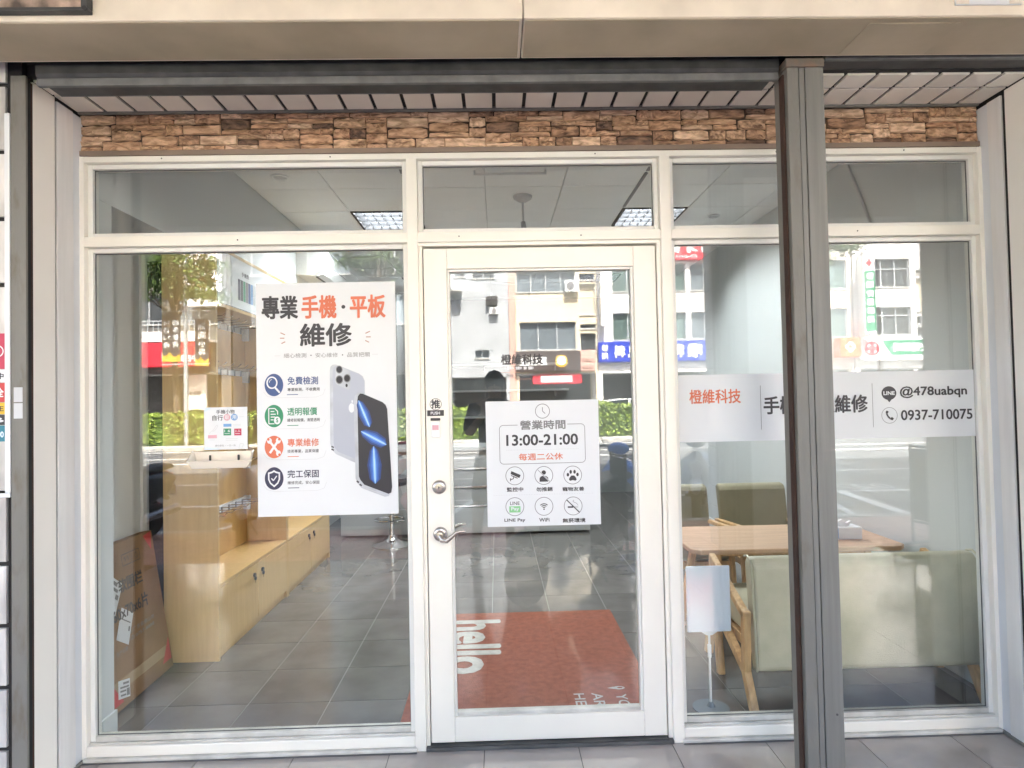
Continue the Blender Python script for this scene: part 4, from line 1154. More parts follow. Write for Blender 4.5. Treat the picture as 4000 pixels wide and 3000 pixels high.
# ---------------------------------------------------------------- olive armchairs
def armchair(x0, x1, label):
    c = thing('armchair', label, 'armchair', ((x0 + x1) / 2, 2.1, 0), 'olive armchairs')
    MB().prism([(2.30, .34), (2.36, .34), (2.47, .74), (2.44, .765), (2.38, .755), (2.36, .72)], x0, x1, 'x').build('backrest', 'olive_leather', c, .025, seg=3)
    for row, z in enumerate((.62, .50)):
        for k in range(3):
            xx = x0 + (x1 - x0) * (.2 + .3 * k)
            MB().ball((xx, 2.325 + (z - .34) * .15, z), (.019, .010, .019), 10, 6).build('button', 'olive_dark', c)
    bx(x0 + .005, x1 - .005, 1.87, 2.34, .28, .40).build('seat_cushion', 'olive_leather', c, .03, seg=3)
    bx(x0, x1, 1.88, 2.36, .225, .277).build('seat_frame', 'beech', c, .004)
    for x in (x0 - .004, x1 + .004):
        MB().bar((x, 1.84, 0), (x, 1.90, .50), .036, .045).build('front_leg', 'beech', c, .006)
        MB().bar((x, 2.46, 0), (x, 2.38, .42), .036, .045).build('rear_leg', 'beech', c, .006)
        MB().bar((x, 1.87, .51), (x, 2.42, .47), .045, .03).build('armrest', 'beech', c, .008)
armchair(.96, 1.48, 'olive tufted armchair facing the street, the one nearer the door')
armchair(1.575, 2.115, 'olive tufted armchair facing the street, the one nearer the right wall')
# ---------------------------------------------------------------- small board on a stand
bs = thing('sign_stand', 'small blank white board on a thin stand beside the cream sofa', 'sign stand', (.782, .275, 0))
bx(.683, .893, .283, .295, .360, .672).build('board', 'board_white', bs, .01, seg=3)
bx(.693, .883, .2815, .283, .370, .662).build('board_face', 'board_white', bs)
MB().prism([(.75, .36), (.825, .36), (.80, .345), (.775, .345)], .284, .294, 'y').build('clamp', 'white_plastic', bs)
MB().cyl((.787, .289, .01), (.787, .289, .346), .0055, n=10).build('pole', 'white_plastic', bs)
MB().cyl((.787, .289, .24), (.787, .289, .30), .009, n=10).build('collar', 'white_plastic', bs)
MB().lathe([(.085, 0), (.085, .004), (.02, .010), (.012, .025), (.006, .03)], (.787, .289, .0012), 32).build('base', 'stand_base', bs)
# ---------------------------------------------------------------- counter and stool at the back
ko = thing('service_counter', 'long grey service counter across the back of the shop', 'counter', (-.55, 4.5, 0))
bx(-1.93, .80, 4.30, 4.85, .02, .93).build('front', 'grey_counter', ko, .003)
bx(-1.95, .82, 4.26, 4.90, .93, .97).build('top', 'grey_counter2', ko, .004)
bx(-1.93, .80, 4.285, 4.2995, .03, .30).build('kick_panel', 'grey_counter2', ko, .002)
for z in (.31, .52, .72): bx(-.70, .35, 4.288, 4.2995, z, z + .022).build('trim_strip', 'chrome', ko, .002)
bx(-.72, -.70, 4.288, 4.2995, .3, .93).build('trim_strip', 'chrome', ko, .002)
for k, z in enumerate((1.2, 1.6, 2.0)):
    s_ = thing('wall_shelf', ['low', 'middle', 'high'][k] + ' grey shelf on the back wall behind the counter', 'shelf', (0, 7.05, z), 'shelves behind the counter')
    bx(-1.7, .9, 6.95, 7.195, z, z + .03).build('board', 'grey_counter2', s_, .003)
    for x in (-1.5, -.4, .7): bx(x, x + .02, 6.98, 7.195, z - .08, z).build('bracket', 'print_grey', s_)
cu = thing('curtain', 'grey curtain hanging at the back beside the air conditioner', 'curtain', (-1.55, 6.2, 1.2))
b = MB(); n = 60
for i in range(n):
    t = i / (n - 1); x = -1.95 + .95 * t
    y = 5.95 + .05 * math.sin(t * 40)
    b.v += [(x, y, 1.0), (x, y, 2.95)]
for i in range(n - 1):
    b.f.append((2 * i, 2 * i + 2, 2 * i + 3, 2 * i + 1)); b.sm.append(True)
b.build('cloth', 'grey_counter2', cu, fix=False)
MB().cyl((-1.95, 5.95, 2.96), (-.95, 5.95, 2.96), .012, n=8).build('curtain_rod', 'print_grey', cu)
so_ = thing('bar_stool', 'chrome pedestal bar stool in front of the grey counter', 'stool', (-1.31, 3.9, 0))
MB().lathe([(.20, 0), (.20, .008), (.17, .018), (.09, .04), (.045, .075), (.034, .11)], (-1.31, 3.9, .0015), 36).build('base', 'chrome', so_)
MB().cyl((-1.31, 3.9, .10), (-1.31, 3.9, .62), .027, n=16).build('column', 'chrome', so_)
MB().tube([(-1.31 + .15 * math.cos(R(a)), 3.80 + .13 * math.sin(R(a)) - .02, .29) for a in range(0, 360, 18)], .010, 8, True).build('foot_ring', 'chrome', so_)
MB().lathe([(.15, .62), (.19, .66), (.19, .70), (.15, .715)], (-1.31, 3.9, 0), 28).build('seat', 'print_black', so_)
# ================================================================ OUR BUILDING: arcade, columns, upper floors
ac_c = bx(-14, 14, -3.62, -.66, 4.0, 4.1).build('arcade_ceiling', 'wall_tilewhite', kind='structure')
ub = thing('shop_building', 'upper floors of the building above the covered walkway', 'building', (0, 2, 3.6))
bx(-14, 14, -3.62, 8, 4.1, 13.2).build('upper_floors', 'wall_warm', ub)
bx(-14, 14, -3.64, -3.40, 3.23, 4.1).build('edge_beam', 'wall_warm', ub)
bx(-14, 14, -3.66, 8.02, 13.2, 13.5).build('parapet', 'wall_warm', ub)
bx(-14, -3.4, -.325, .22, 0, 4.1).build('wall_left_neighbour', 'ceramic_wall', kind='structure')
bx(3.4, 14, -.325, .22, 0, 4.1).build('wall_right_neighbour', 'ceramic_wall', kind='structure')
def column(x0, x1, label):
    c = thing('arcade_column', label, 'column', ((x0 + x1) / 2, -3.28, 0), 'walkway columns')
    bx(x0 + .012, x1 - .012, -3.57, -2.99, 0, 4.0).build('shaft', 'grout_dark', c)
    n = 18; h = 3.5 / n
    for k in range(n):
        z0, z1 = k * h + .006, (k + 1) * h - .006
        for y0, y1 in ((-3.575, -3.285), (-3.275, -2.985)):
            for xa, xb in ((x0, x0 + .0125), (x1 - .0125, x1)):
                bx(xa, xb, y0, y1, z0, z1).build('tile', 'ceramic_wall', c)
    bx(x0 + .0125, x1 - .0125, -2.9895, -2.98, 0, 3.5).build('front_render', 'reveal_grey', c)
    bx(x0 + .0125, x1 - .0125, -3.58, -3.5705, 0, 3.5).build('street_render', 'reveal_grey', c)
column(1.93, 2.86, 'tiled walkway column mirrored in the right pane behind the steel post')

# ================================================================ STREET
bx(-400, 400, -400, 8, -.5, -.14).build('ground', 'concrete', kind='structure')
pv = bx(-30, 30, -4.72, -3.25, -.14, -.012).build('pavement', 'grout', kind='structure')
pme = bx(-.097, .097, -.097, .097, -.012, 0).mesh('paver'); pme.materials.append(K['paver'])
n_p = 0
for i in range(43):
    for j in range(7):
        o = link('paver', pme, None, pv)
        o.location = (-2.2 + i * .2, -3.355 - j * .2, rnd.uniform(-.002, .001))
        n_p += 1
bx(-30, -2.31, -4.72, -3.25, -.013, -.001).build('pavers_beyond', 'paver', pv)
bx(6.31, 30, -4.72, -3.25, -.013, -.001).build('pavers_beyond', 'paver', pv)
bx(-60, 60, -4.88, -4.72, -.14, .0).build('kerb', 'concrete', bevel=.01, kind='structure')
rd = bx(-200, 200, -33.0, -4.88, -.139, -.12).build('road', 'asphalt', kind='structure')
def mark(x0, x1, y0, y1):
    bx(x0, x1, y0, y1, -.1199, -.116).build('road_marking', 'road_paint', rd)
mark(-60, 60, -7.45, -7.35)
mark(-60, 60, -10.22, -10.12)
for k in range(-6, 7): mark(k * 10 - 3.0, k * 10 + 3.2, -14.9, -14.72)
mark(-60, 60, -16.6, -16.45)
mark(-60, 60, -19.4, -19.25)
for k in range(8):
    xx = -13.4 + 2.75 * k - 1.0
    b = MB(); b.prism([(xx, -7.36), (xx + .1, -7.36), (xx - .6 + .1, -4.9), (xx - .6, -4.9)], -.1199, -.116, 'z')
    b.build('road_marking', 'road_paint', rd)
b = MB(); b.prism([(5.25, -7.36), (5.4, -7.36), (5.15, -4.9), (5.0, -4.9)], -.1199, -.1155, 'z'); b.build('road_marking', 'road_paint', rd)
lettering('027', lambda u, v: (6.45 - .95 * u, -7.6 - .55 * v, -.1158), 'road_paint', rd, .0)
for k in range(-6, 7): mark(k * 10, k * 10 + 4, -27.6, -27.45)
bx(-200, 200, -22.85, -19.9, -.139, .02).build('median', 'concrete', bevel=.02, kind='structure')
def leaf_mesh(pts, size, nm, mat, parent=None, up=.35):
    V = []; F = []
    for p in pts:
        s_ = size * rnd.uniform(.6, 1.35)
        a = rnd.uniform(0, 6.283); t = math.acos(rnd.uniform(-.2, 1) * (1 - up) + up * rnd.random())
        n_ = Vector((math.sin(t) * math.cos(a), math.sin(t) * math.sin(a), math.cos(t)))
        u_ = n_.cross(Vector((rnd.uniform(-1, 1), rnd.uniform(-1, 1), rnd.uniform(-1, 1)))).normalized()
        w_ = n_.cross(u_)
        p = Vector(p); k = len(V)
        V += [p - u_ * s_, p + w_ * s_ * .42, p + u_ * s_, p - w_ * s_ * .42]
        F.append((k, k + 1, k + 2, k + 3))
    b = MB(); b.add(V, F)
    return b.build(nm, mat, parent, fix=False)
def hedge(x0, x1, label):
    h = thing('hedge', label, 'hedge', ((x0 + x1) / 2, -21.4, 0), 'median hedge sections')
    bx(x0 + .05, x1 - .05, -22.0, -20.85, .0, 1.08).build('core', 'leaf_tree', h)
    pts = []
    nn = int((x1 - x0) * 620)
    for _ in range(nn):
        x = rnd.uniform(x0, x1); u = rnd.random()
        bulge = .07 * math.sin(x * 2.1) + .05 * math.sin(x * 5.3 + 1)
        if u < .60: pts.append((x, -20.78 + rnd.uniform(-.12, .08) + bulge, rnd.uniform(.10, 1.22)))
        elif u < .92: pts.append((x, rnd.uniform(-22.0, -20.8), 1.14 + rnd.uniform(-.08, .10) + bulge))
        else: pts.append((x, -22.05 + rnd.uniform(-.1, .1), rnd.uniform(.15, 1.2)))
    leaf_mesh(pts, .075, 'foliage', 'leaf_hedge', h)
hedge(-18, -9.2, 'clipped green hedge on the median, mirrored across the left pane')
hedge(-8.6, .5, 'clipped green hedge on the median, mirrored left of the hours sheet')
hedge(.9, 14, 'clipped green hedge on the median, mirrored right of the hours sheet')
def tree(x, y, h, r, zc, label, nl=5200, seed=1):
    rr = random.Random(seed)
    t = thing('street_tree', label, 'tree', (x, y, 0), 'median trees')
    pts = [(x + .05 * math.sin(i * 1.3), y, zc * i / 6) for i in range(7)]
    MB().tube(pts, [.15, .13, .12, .11, .10, .09, .07], 10).build('trunk', 'bark', t)
    cl = []
    b = MB()
    for k in range(44):
        a = rr.uniform(0, 6.283); e = rr.uniform(-.15, 1.25); d = r * rr.uniform(.3, 1.)
        c = (x + d * math.cos(a) * math.cos(e), y + d * math.sin(a) * math.cos(e), zc + .3 + (h - zc) * .8 * max(0, math.sin(e)) * rr.uniform(.6, 1.2) + rr.uniform(-.5, .3))
        cl.append((c, r * rr.uniform(.16, .32), a))
        if k < 18:
            m_ = (x + (c[0] - x) * .5, y + (c[1] - y) * .5, zc * .82 + (c[2] - zc * .82) * .6)
            b.tube([(x, y, zc * .80 + .03 * k), m_, c], [.05, .032, .012], 6)
    b.build('limbs', 'bark', t)
    P = []
    for _ in range(nl):
        c, q, a = cl[rr.randrange(len(cl))]
        v = Vector((rr.gauss(0, .55) * q, rr.gauss(0, .55) * q, rr.gauss(0, .28) * q))
        v.z -= .25 * (v.x * math.cos(a) + v.y * math.sin(a))
        P.append((c[0] + v.x, c[1] + v.y, c[2] + v.z))
    leaf_mesh(P, .085, 'crown', 'leaf_tree', t, .2)
tree(-12.3, -21.5, 9.6, 2.1, 5.6, 'broad street tree mirrored at the top of the left pane', 11000, 3)
tree(-4.6, -21.5, 9.4, 1.9, 6.6, 'street tree mirrored above the repair poster', 8000, 5)
tree(12.0, -21.5, 9.5, 1.7, 6.9, 'street tree mirrored beside the pharmacy signs', 6000, 9)
# lamp pole with two banners
lp = thing('lamp_post', 'pale lamp post on the median mirrored in the left pane', 'lamp post', (-11.5, -20.72, 0))
MB().cyl((-11.55, -20.72, 0), (-11.55, -20.72, 7.4), .085, .055, 12).build('pole', 'pole', lp)
MB().tube([(-11.55, -20.72, 7.3), (-11.55, -20.3, 7.9), (-11.55, -19.2, 8.1)], .04, 8).build('arm', 'pole', lp)
bx(-11.63, -11.47, -19.5, -18.9, 8.05, 8.15).build('lamp_head', 'print_light', lp, .02)
for z in (4.95, 3.0): MB().cyl((-12.45, -20.72, z), (-10.65, -20.72, z), .02, n=8).build('banner_arm', 'pole', lp)
def street_banner(x0, x1, z0, z1, lines, label):
    s_ = thing('street_banner', label, 'banner', ((x0 + x1) / 2, -20.72, z0), 'lamp post banners')
    bx(x0, x1, -20.73, -20.71, z0, z1).build('cloth', 'banner_navy', s_)
    flat([(x0 + .01, z0 + .02), (x1 - .01, z0 + .02), (x1 - .01, z0 + .30), ((x0 + x1) / 2 + .1, z0 + .18), ((x0 + x1) / 2 - .05, z0 + .36), (x0 + .1, z0 + .22), (x0 + .01, z0 + .30)], -20.705, 'gold_print', 'banner_gold', s_)
    for (t_, a, b_, c, d) in lines:
        lettering(t_, lambda u, v, a=a, b_=b_, c=c, d=d: (a + (b_ - a) * u, -20.704, c + (d - c) * v), 'sign_white', s_, .012)
street_banner(-12.40, -11.73, 3.08, 4.82, [('14', -12.12, -12.34, 4.42, 4.62), ('週', -12.12, -12.34, 4.14, 4.36), ('2-3', -12.08, -12.36, 3.90, 4.05), ('週', -12.12, -12.34, 3.62, 3.82),
              ('國', -11.80, -12.02, 4.42, 4.62), ('際', -11.80, -12.02, 4.16, 4.36), ('藝', -11.80, -12.02, 3.88, 4.10), ('術', -11.80, -12.02, 3.62, 3.84)], 'dark street banner with dates on the lamp post')
street_banner(-11.21, -10.71, 2.91, 4.66, [('洲', -10.82, -11.08, 4.22, 4.48), ('圓', -10.82, -11.08, 3.92, 4.18), ('小', -10.82, -11.08, 3.62, 3.88), ('森', -10.82, -11.08, 3.32, 3.58)], 'dark street banner with four large characters on the lamp post')

# ================================================================ HOUSES ACROSS THE ROAD (fronts near y = -36)
YB = -36.
bx(-80, 80, -60, -33.0, -.139, .0).build('far_pavement', 'concrete', kind='structure')
def facade(x0, x1, z0, z1, ops, mat, parent, y=YB, th=.35, name='wall'):
    X = sorted({x0, x1, *[o[0] for o in ops], *[o[1] for o in ops]})
    Z = sorted({z0, z1, *[o[2] for o in ops], *[o[3] for o in ops]})
    b = MB()
    for c, d in zip(Z[:-1], Z[1:]):
        run = None
        for a, e in zip(X[:-1], X[1:]):
            hole = any(o[0] <= a + 1e-6 and o[1] >= e - 1e-6 and o[2] <= c + 1e-6 and o[3] >= d - 1e-6 for o in ops)
            if hole or a < x0 - 1e-6 or e > x1 + 1e-6:
                if run: b.box(run[0], run[1], y - th, y, c, d); run = None
            else:
                run = (run[0], e) if run else (a, e)
        if run: b.box(run[0], run[1], y - th, y, c, d)
    return b.build(name, mat, parent)
def window(x0, x1, z0, z1, parent, glass='win_blue', nx=2, rail=None, y=YB):
    w_ = bx(x0, x1, y - .30, y - .26, z0, z1).build('window', glass, parent)
    t = .05
    b = MB()
    for q in ((x0, x0 + t, z0, z1), (x1 - t, x1, z0, z1), (x0 + t, x1 - t, z1 - t, z1), (x0 + t, x1 - t, z0, z0 + t)):
        b.box(q[0], q[1], y - .26, y - .14, q[2], q[3])
    b.build('frame', 'win_frame', w_)
    for k in range(1, nx):
        xx = x0 + (x1 - x0) * k / nx
        bx(xx - .03, xx + .03, y - .255, y - .17, z0 + t, z1 - t).build('mullion', 'win_frame', w_)
    if rail:
        zz = z0 + (z1 - z0) * rail
        bx(x0 + t, x1 - t, y - .254, y - .175, zz - .025, zz + .025).build('transom', 'win_frame', w_)
    bx(x0 - .05, x1 + .05, y - .14, y + .06, z0 - .07, z0).build('sill', 'concrete', w_)
    return w_
def house(name, label, x0, x1, z1, mat, wins, ground=None, y=YB, cat='building'):
    h = thing(name, label, cat, ((x0 + x1) / 2, y - 4, 0), 'houses across the road')
    ops = [w_[:4] for w_ in wins]
    if ground: ops = ops + [ground]
    facade(x0, x1, 0, z1, ops, mat, h, y)
    for w_ in wins: window(*w_[:4], h, *(w_[4:] or ('win_blue',)), y=y)
    if ground:
        bx(ground[0], ground[1], y - 2.6, y - 2.5, ground[2], ground[3]).build('shop_back', 'shop_dark', h)
        bx(ground[0], ground[1], y - 2.5, y - .35, ground[3], ground[3] + .1).build('shop_ceiling', 'wall_grey', h)
    bx(x0 + .01, x1 - .01, y - 9, y - .36 if not ground else y - 2.61, .0, z1 - .05).build('body', mat, h)
    bx(x0 - .05, x1 + .05, y - 9, y + .12, z1, z1 + .35).build('parapet', mat, h)
    return h
def wall_text(t_, xa, xb, z0, z1, mat, parent, y, bold=.02):
    return lettering(t_, lambda u, v: (xa + (xb - xa) * u, y, z0 + (z1 - z0) * v), mat, parent, bold)   # xa > xb: read from the shop side
def sign_box(name, label, x0, x1, z0, z1, mat, y0=YB + .02, y1=YB + .35, cat='sign'):
    s_ = thing(name, label, cat, ((x0 + x1) / 2, y0, z0))
    bx(x0, x1, y0, y1, z0, z1).build('box', mat, s_, .02)
    return s_
# white house with balconies far left, tree shade painted into its wall colour
h1_ = house('balcony_house', 'house with shade painted on its walls, a white balcony and stair tower mirrored in the left pane', -27, -16.2, 15, 'wall_shade',
      [(-23.5, -20.0, 6.4, 8.2, 'win_dark', 3), (-23.5, -20.0, 9.4, 11.2, 'win_dark', 3), (-19.3, -17.0, 6.4, 8.2, 'win_blue', 2), (-19.3, -17.0, 9.4, 11.2, 'win_blue', 2), (-26, -24, 6.4, 8.2, 'win_blue', 2)], (-26.5, -16.8, 0, 3.4))
bx(-18.5, -16.45, YB + .01, YB + .6, 7.4, 15.2).build('stair_tower', 'wall_tilewhite', h1_)
bal = bx(-24, -17.0, YB, YB + 1.1, 5.25, 5.40).build('balcony', 'wall_tilewhite', h1_)
bx(-24, -17.0, YB + 1.02, YB + 1.1, 5.40, 5.85).build('parapet', 'wall_tilewhite', bal)
for k in range(24): bx(-23.9 + .3 * k, -23.86 + .3 * k, YB + 1.03, YB + 1.07, 5.85, 6.45).build('baluster', 'win_frame', bal)
bx(-24, -17, YB + 1.02, YB + 1.08, 6.45, 6.50).build('handrail', 'win_frame', bal)
s_ = sign_box('red_shop_sign', 'red shop sign board mirrored beside the wooden cabinet', -21.3, -17.4, 3.78, 5.16, 'sign_red', YB + .1, YB + 1.3)
wall_text('早餐', -18.9, -19.7, 4.1, 4.6, 'sign_white', s_, YB + 1.306)
wall_text('中西餐', -17.6, -18.7, 4.05, 4.45, 'sign_white', s_, YB + 1.306)
s_ = sign_box('house_number_panel', 'white wall panel with the number 822 mirrored on the cabinet', -18.65, -17.6, 1.2, 3.3, 'wall_warm', YB + .05, YB + .25)
wall_text('822', -17.9, -18.6, 2.08, 2.32, 'sign_brown', s_, YB + .256)
# pale block, shade put into its dark wall colour
h2_ = house('dark_house', 'dark tiled house with shade painted into its front, between the balcony house and the grey one', -16.1, -3.2, 16.5, 'wall_dark',
      [(-15.0, -13.0, 6.2, 8.0, 'win_blue', 2), (-11.6, -9.0, 6.2, 8.0, 'win_dark', 2), (-7.6, -5.0, 6.2, 8.0, 'win_blue', 2), (-15.0, -13.0, 9.3, 11.1, 'win_dark', 2), (-11.6, -9.0, 9.3, 11.1, 'win_blue', 2), (-7.6, -5.0, 9.3, 11.1, 'win_dark', 2)], (-15.2, -4.2, 0, 3.2))
# grey slab
h3_ = house('grey_house', 'plain grey house with small windows mirrored in the door glass', -3.1, .62, 15.5, 'wall_grey',
      [(-1.6, -.2, 8.9, 10.0, 'win_dark', 2), (-1.5, -.6, 4.0, 4.5, 'win_blue', 2), (-2.7, -2.0, 9.0, 10.2, 'win_dark', 1)], (-2.9, .4, 0, 2.85))
a_ = bx(-.75, -.05, YB - .05, YB + .3, 7.2, 7.75).build('window_unit', 'shop_dark', h3_)
a_ = bx(-.55, .0, YB, YB + .35, 6.65, 7.05).build('outdoor_unit', 'ac_white', h3_, .03)
MB().cyl((-.28, YB + .35, 6.85), (-.28, YB + .37, 6.85), .15, n=18).build('fan_grille', 'print_grey', a_)
bx(-3.05, -2.2, YB, YB + .9, 8.0, 8.1).build('balcony_slab', 'concrete', h3_)
for k in range(7): bx(-3.0 + .12 * k, -2.97 + .12 * k, YB + .85, YB + .88, 8.1, 9.0).build('rail_bar', 'win_frame', h3_)
# narrow pink strip
h4_ = house('pink_house_strip', 'narrow pink house strip between the grey and the cream houses', .64, 1.02, 14.5, 'wall_pink', [])
# cream house
h5_ = house('cream_house', 'cream house with wide windows mirrored in the middle of the door glass', 1.04, 6.02, 14.8, 'wall_cream',
      [(1.25, 4.72, 4.43, 6.15, 'win_blue', 3), (1.1, 4.75, 8.0, 9.25, 'win_blue', 4), (4.98, 5.95, 4.25, 5.42, 'win_dark', 1), (4.98, 5.95, 5.70, 5.98, 'win_dark', 1), (4.98, 5.95, 6.55, 8.45, 'wall_cream', 1), (4.98, 5.95, 8.7, 9.1, 'win_dark', 1), (1.25, 4.72, 10.9, 12.6, 'win_blue', 3)], (1.2, 5.9, 0, 3.0))
a_ = bx(4.05, 4.92, YB, YB + .42, 7.92, 8.62).build('outdoor_unit', 'ac_white', h5_, .03)
MB().cyl((4.4, YB + .42, 8.28), (4.4, YB + .44, 8.28), .24, n=22).build('fan_grille', 'print_grey', a_)
s_ = sign_box('bakery_sign', 'dark brown bakery sign board mirrored under the cream house windows', 1.0, 4.9, 3.12, 4.36, 'sign_brown')
wall_text('馬可先生', 2.9, 1.2, 3.45, 4.0, 'sign_white', s_, YB + .356)
b = MB(); b.add([(p[0], YB + .356, p[1]) for p in disc_poly(3.75, 3.72, .38)], [tuple(range(36))]); b.build('emblem', 'banner_gold', s_, fix=False)
b = MB(); b.add([(p[0], YB + .359, p[1]) for p in disc_poly(3.75, 3.74, .27)], [tuple(range(36))]); b.build('emblem', 'sign_white', s_, fix=False)
s_ = sign_box('bread_sign', 'square sign with a brown bread picture beside the bakery sign', 4.92, 5.85, 3.12, 4.36, 'wall_pink')
for k in range(6): MB().ball((5.15 + .2 * (k % 3), YB + .36, 3.4 + .38 * (k // 3)), (.17, .04, .2), 10, 6).build('bread_print', 'print_brown', s_)
s_ = sign_box('red_menu_board', 'red and white menu board under the bakery sign', 2.0, 5.0, 2.35, 2.95, 'sign_red', YB + .05, YB + .15)
bx(2.5, 4.4, YB + .151, YB + .156, 2.45, 2.85).build('panel', 'sign_white', s_)
s_ = sign_box('tall_light_sign', 'slim tall white light box sign projecting from the white clinic house', 6.15, 6.50, 5.75, 10.8, 'sign_white', YB + .2, YB + .9)
# clinic house
h6_ = house('clinic_house', 'white tiled clinic house with paired windows mirrored beside the right mullion', 6.04, 15.4, 15.0, 'wall_tilewhite',
      [(a, b_, c, d, g, 2) for (c, d) in ((4.95, 6.62), (7.95, 9.62)) for (a, b_, g) in ((7.0, 8.9, 'win_green'), (9.6, 11.55, 'win_green'), (11.85, 13.6, 'win_blue'), (13.9, 15.1, 'win_green'))], (6.3, 15.2, 0, 2.95))
s_ = sign_box('clinic_sign', 'long blue clinic sign board with white characters', 6.02, 15.0, 3.60, 4.84, 'sign_blue')
for t_, xa, xb, z0, z1 in (('耳', 14.75, 13.85, 3.8, 4.65), ('鼻', 13.55, 12.65, 3.8, 4.65), ('喉', 12.35, 11.45, 3.8, 4.65), ('科', 11.25, 10.45, 3.8, 4.65), ('小', 10.0, 9.3, 3.85, 4.6), ('兒', 8.6, 7.8, 3.85, 4.6), ('科', 7.65, 6.95, 3.85, 4.6), ('診', 6.6, 6.2, 4.25, 4.68), ('所', 6.6, 6.2, 3.75, 4.18)):
    wall_text(t_, xa, xb, z0, z1, 'sign_white', s_, YB + .356, .03)
s_ = sign_box('dental_sign', 'red dental sign board with white characters high on the clinic house', 9.4, 13.4, 9.78, 11.1, 'sign_red')
for t_, xa, xb in (('吉', 13.2, 12.4), ('牙', 12.2, 11.4), ('醫', 11.2, 10.4), ('診', 10.2, 9.5)):
    wall_text(t_, xa, xb, 10.2, 10.95, 'sign_white', s_, YB + .356, .03)
wall_text('Dental', 12.2, 10.4, 9.9, 10.08, 'sign_white', s_, YB + .356, .01)
# awning shop fronts
# pharmacy house
h7_ = house('pharmacy_house', 'white pharmacy house with dark windows mirrored in the far right pane', 22.0, 27.6, 15.5, 'wall_tilewhite',
      [(23.0, 25.6, 4.98, 6.72, 'win_dark', 3, .7), (23.0, 25.6, 7.95, 9.72, 'win_dark', 3, .65), (25.95, 26.75, 5.65, 6.12, 'win_dark', 2), (25.95, 26.75, 4.85, 5.45, 'win_dark', 1), (25.95, 26.75, 8.75, 9.0, 'win_blue', 1), (25.95, 26.75, 6.4, 8.5, 'wall_cream', 1), (23.0, 25.6, 11.0, 12.7, 'win_dark', 3)], (22.3, 27.3, 0, 2.9))
h8_ = house('beige_house', 'beige house with green tinted windows mirrored next to the steel post', 15.6, 21.9, 15.0, 'wall_warm',
      [(19.4, 21.6, 4.9, 6.7, 'win_green', 2), (19.4, 21.6, 7.9, 9.7, 'win_green', 2), (16.2, 18.4, 4.9, 6.7, 'win_green', 2), (16.2, 18.4, 7.9, 9.7, 'win_green', 2)], (15.9, 21.6, 0, 2.9))
s_ = sign_box('pharmacy_sign', 'long green and white pharmacy sign board with a red cross emblem', 22.1, 27.9, 3.38, 4.70, 'sign_white')
flat_y = lambda poly, y, nm, m_, p: MB().add([(a, y, c_) for a, c_ in poly], [tuple(range(len(poly)))]).build(nm, m_, p, fix=False)
flat_y([(24.05, 3.70), (27.85, 3.70), (27.85, 4.62), (23.5, 4.62)], YB + .354, 'green_band', 'sign_green', s_)
wall_text('黎明安德藥局', 27.6, 24.15, 3.90, 4.45, 'sign_white', s_, YB + .358, .03)
flat_y(disc_poly(22.85, 4.12, .46), YB + .354, 'emblem', 'sign_red', s_)
flat_y(disc_poly(22.85, 4.12, .34), YB + .357, 'emblem', 'print_light', s_)
flat_y([(22.45, 4.0), (23.25, 4.0), (23.25, 4.24), (22.45, 4.24)], YB + .360, 'emblem', 'sign_red', s_)
flat_y([(22.73, 3.72), (22.97, 3.72), (22.97, 4.52), (22.73, 4.52)], YB + .363, 'emblem', 'sign_red', s_)
s_ = thing('pharmacy_blade_sign', 'tall white blade sign with a green strip on the pharmacy corner', 'sign', (22.5, YB + .8, 4.8))
bx(22.25, 22.62, YB + .05, YB + 1.3, 4.85, 9.95).build('box', 'sign_white', s_, .02)
# its street-facing edge and its lettered side turned to the shop
bx(21.92, 22.246, YB + 1.0, YB + 1.28, 4.95, 9.9).build('edge_panel', 'sign_white', s_, .01)
flat_y([(21.98, 5.1), (22.60, 5.1), (22.60, 8.75), (21.98, 8.75)], YB + 1.304, 'green_strip', 'sign_green', s_)
flat_y([(22.10, 9.15), (22.45, 9.15), (22.45, 9.30), (22.10, 9.30)], YB + 1.304, 'red_cross', 'sign_red', s_)
flat_y([(22.20, 9.0), (22.35, 9.0), (22.35, 9.45), (22.20, 9.45)], YB + 1.307, 'red_cross', 'sign_red', s_)
for k, t_ in enumerate('黎明安德藥局'):
    wall_text(t_, 22.50, 22.08, 8.2 - .52 * k, 8.62 - .52 * k, 'sign_white', s_, YB + 1.31, .03)
s_ = sign_box('orange_cross_sign', 'orange square sign with a white cross beside the pharmacy sign', 20.6, 21.85, 3.62, 4.80, 'sign_orange', YB + .1, YB + .9)
for q in ((21.0, 21.45, 4.1, 4.3), (21.12, 21.33, 3.98, 4.42)):
    pass
b = MB()
for dx, dz in ((.16, 0), (-.16, 0), (0, .16), (0, -.16)):
    b.add([(p[0], YB + .906, p[1]) for p in disc_poly(21.22 + dx, 4.22 + dz, .155, n=20)], [tuple(range(20))])
b.build('cross', 'sign_white', s_, fix=False)
MB().add([(p[0], YB + .910, p[1]) for p in disc_poly(21.22, 4.22, .10, n=16)], [tuple(range(16))]).build('cross_core', 'sign_orange', s_, fix=False)

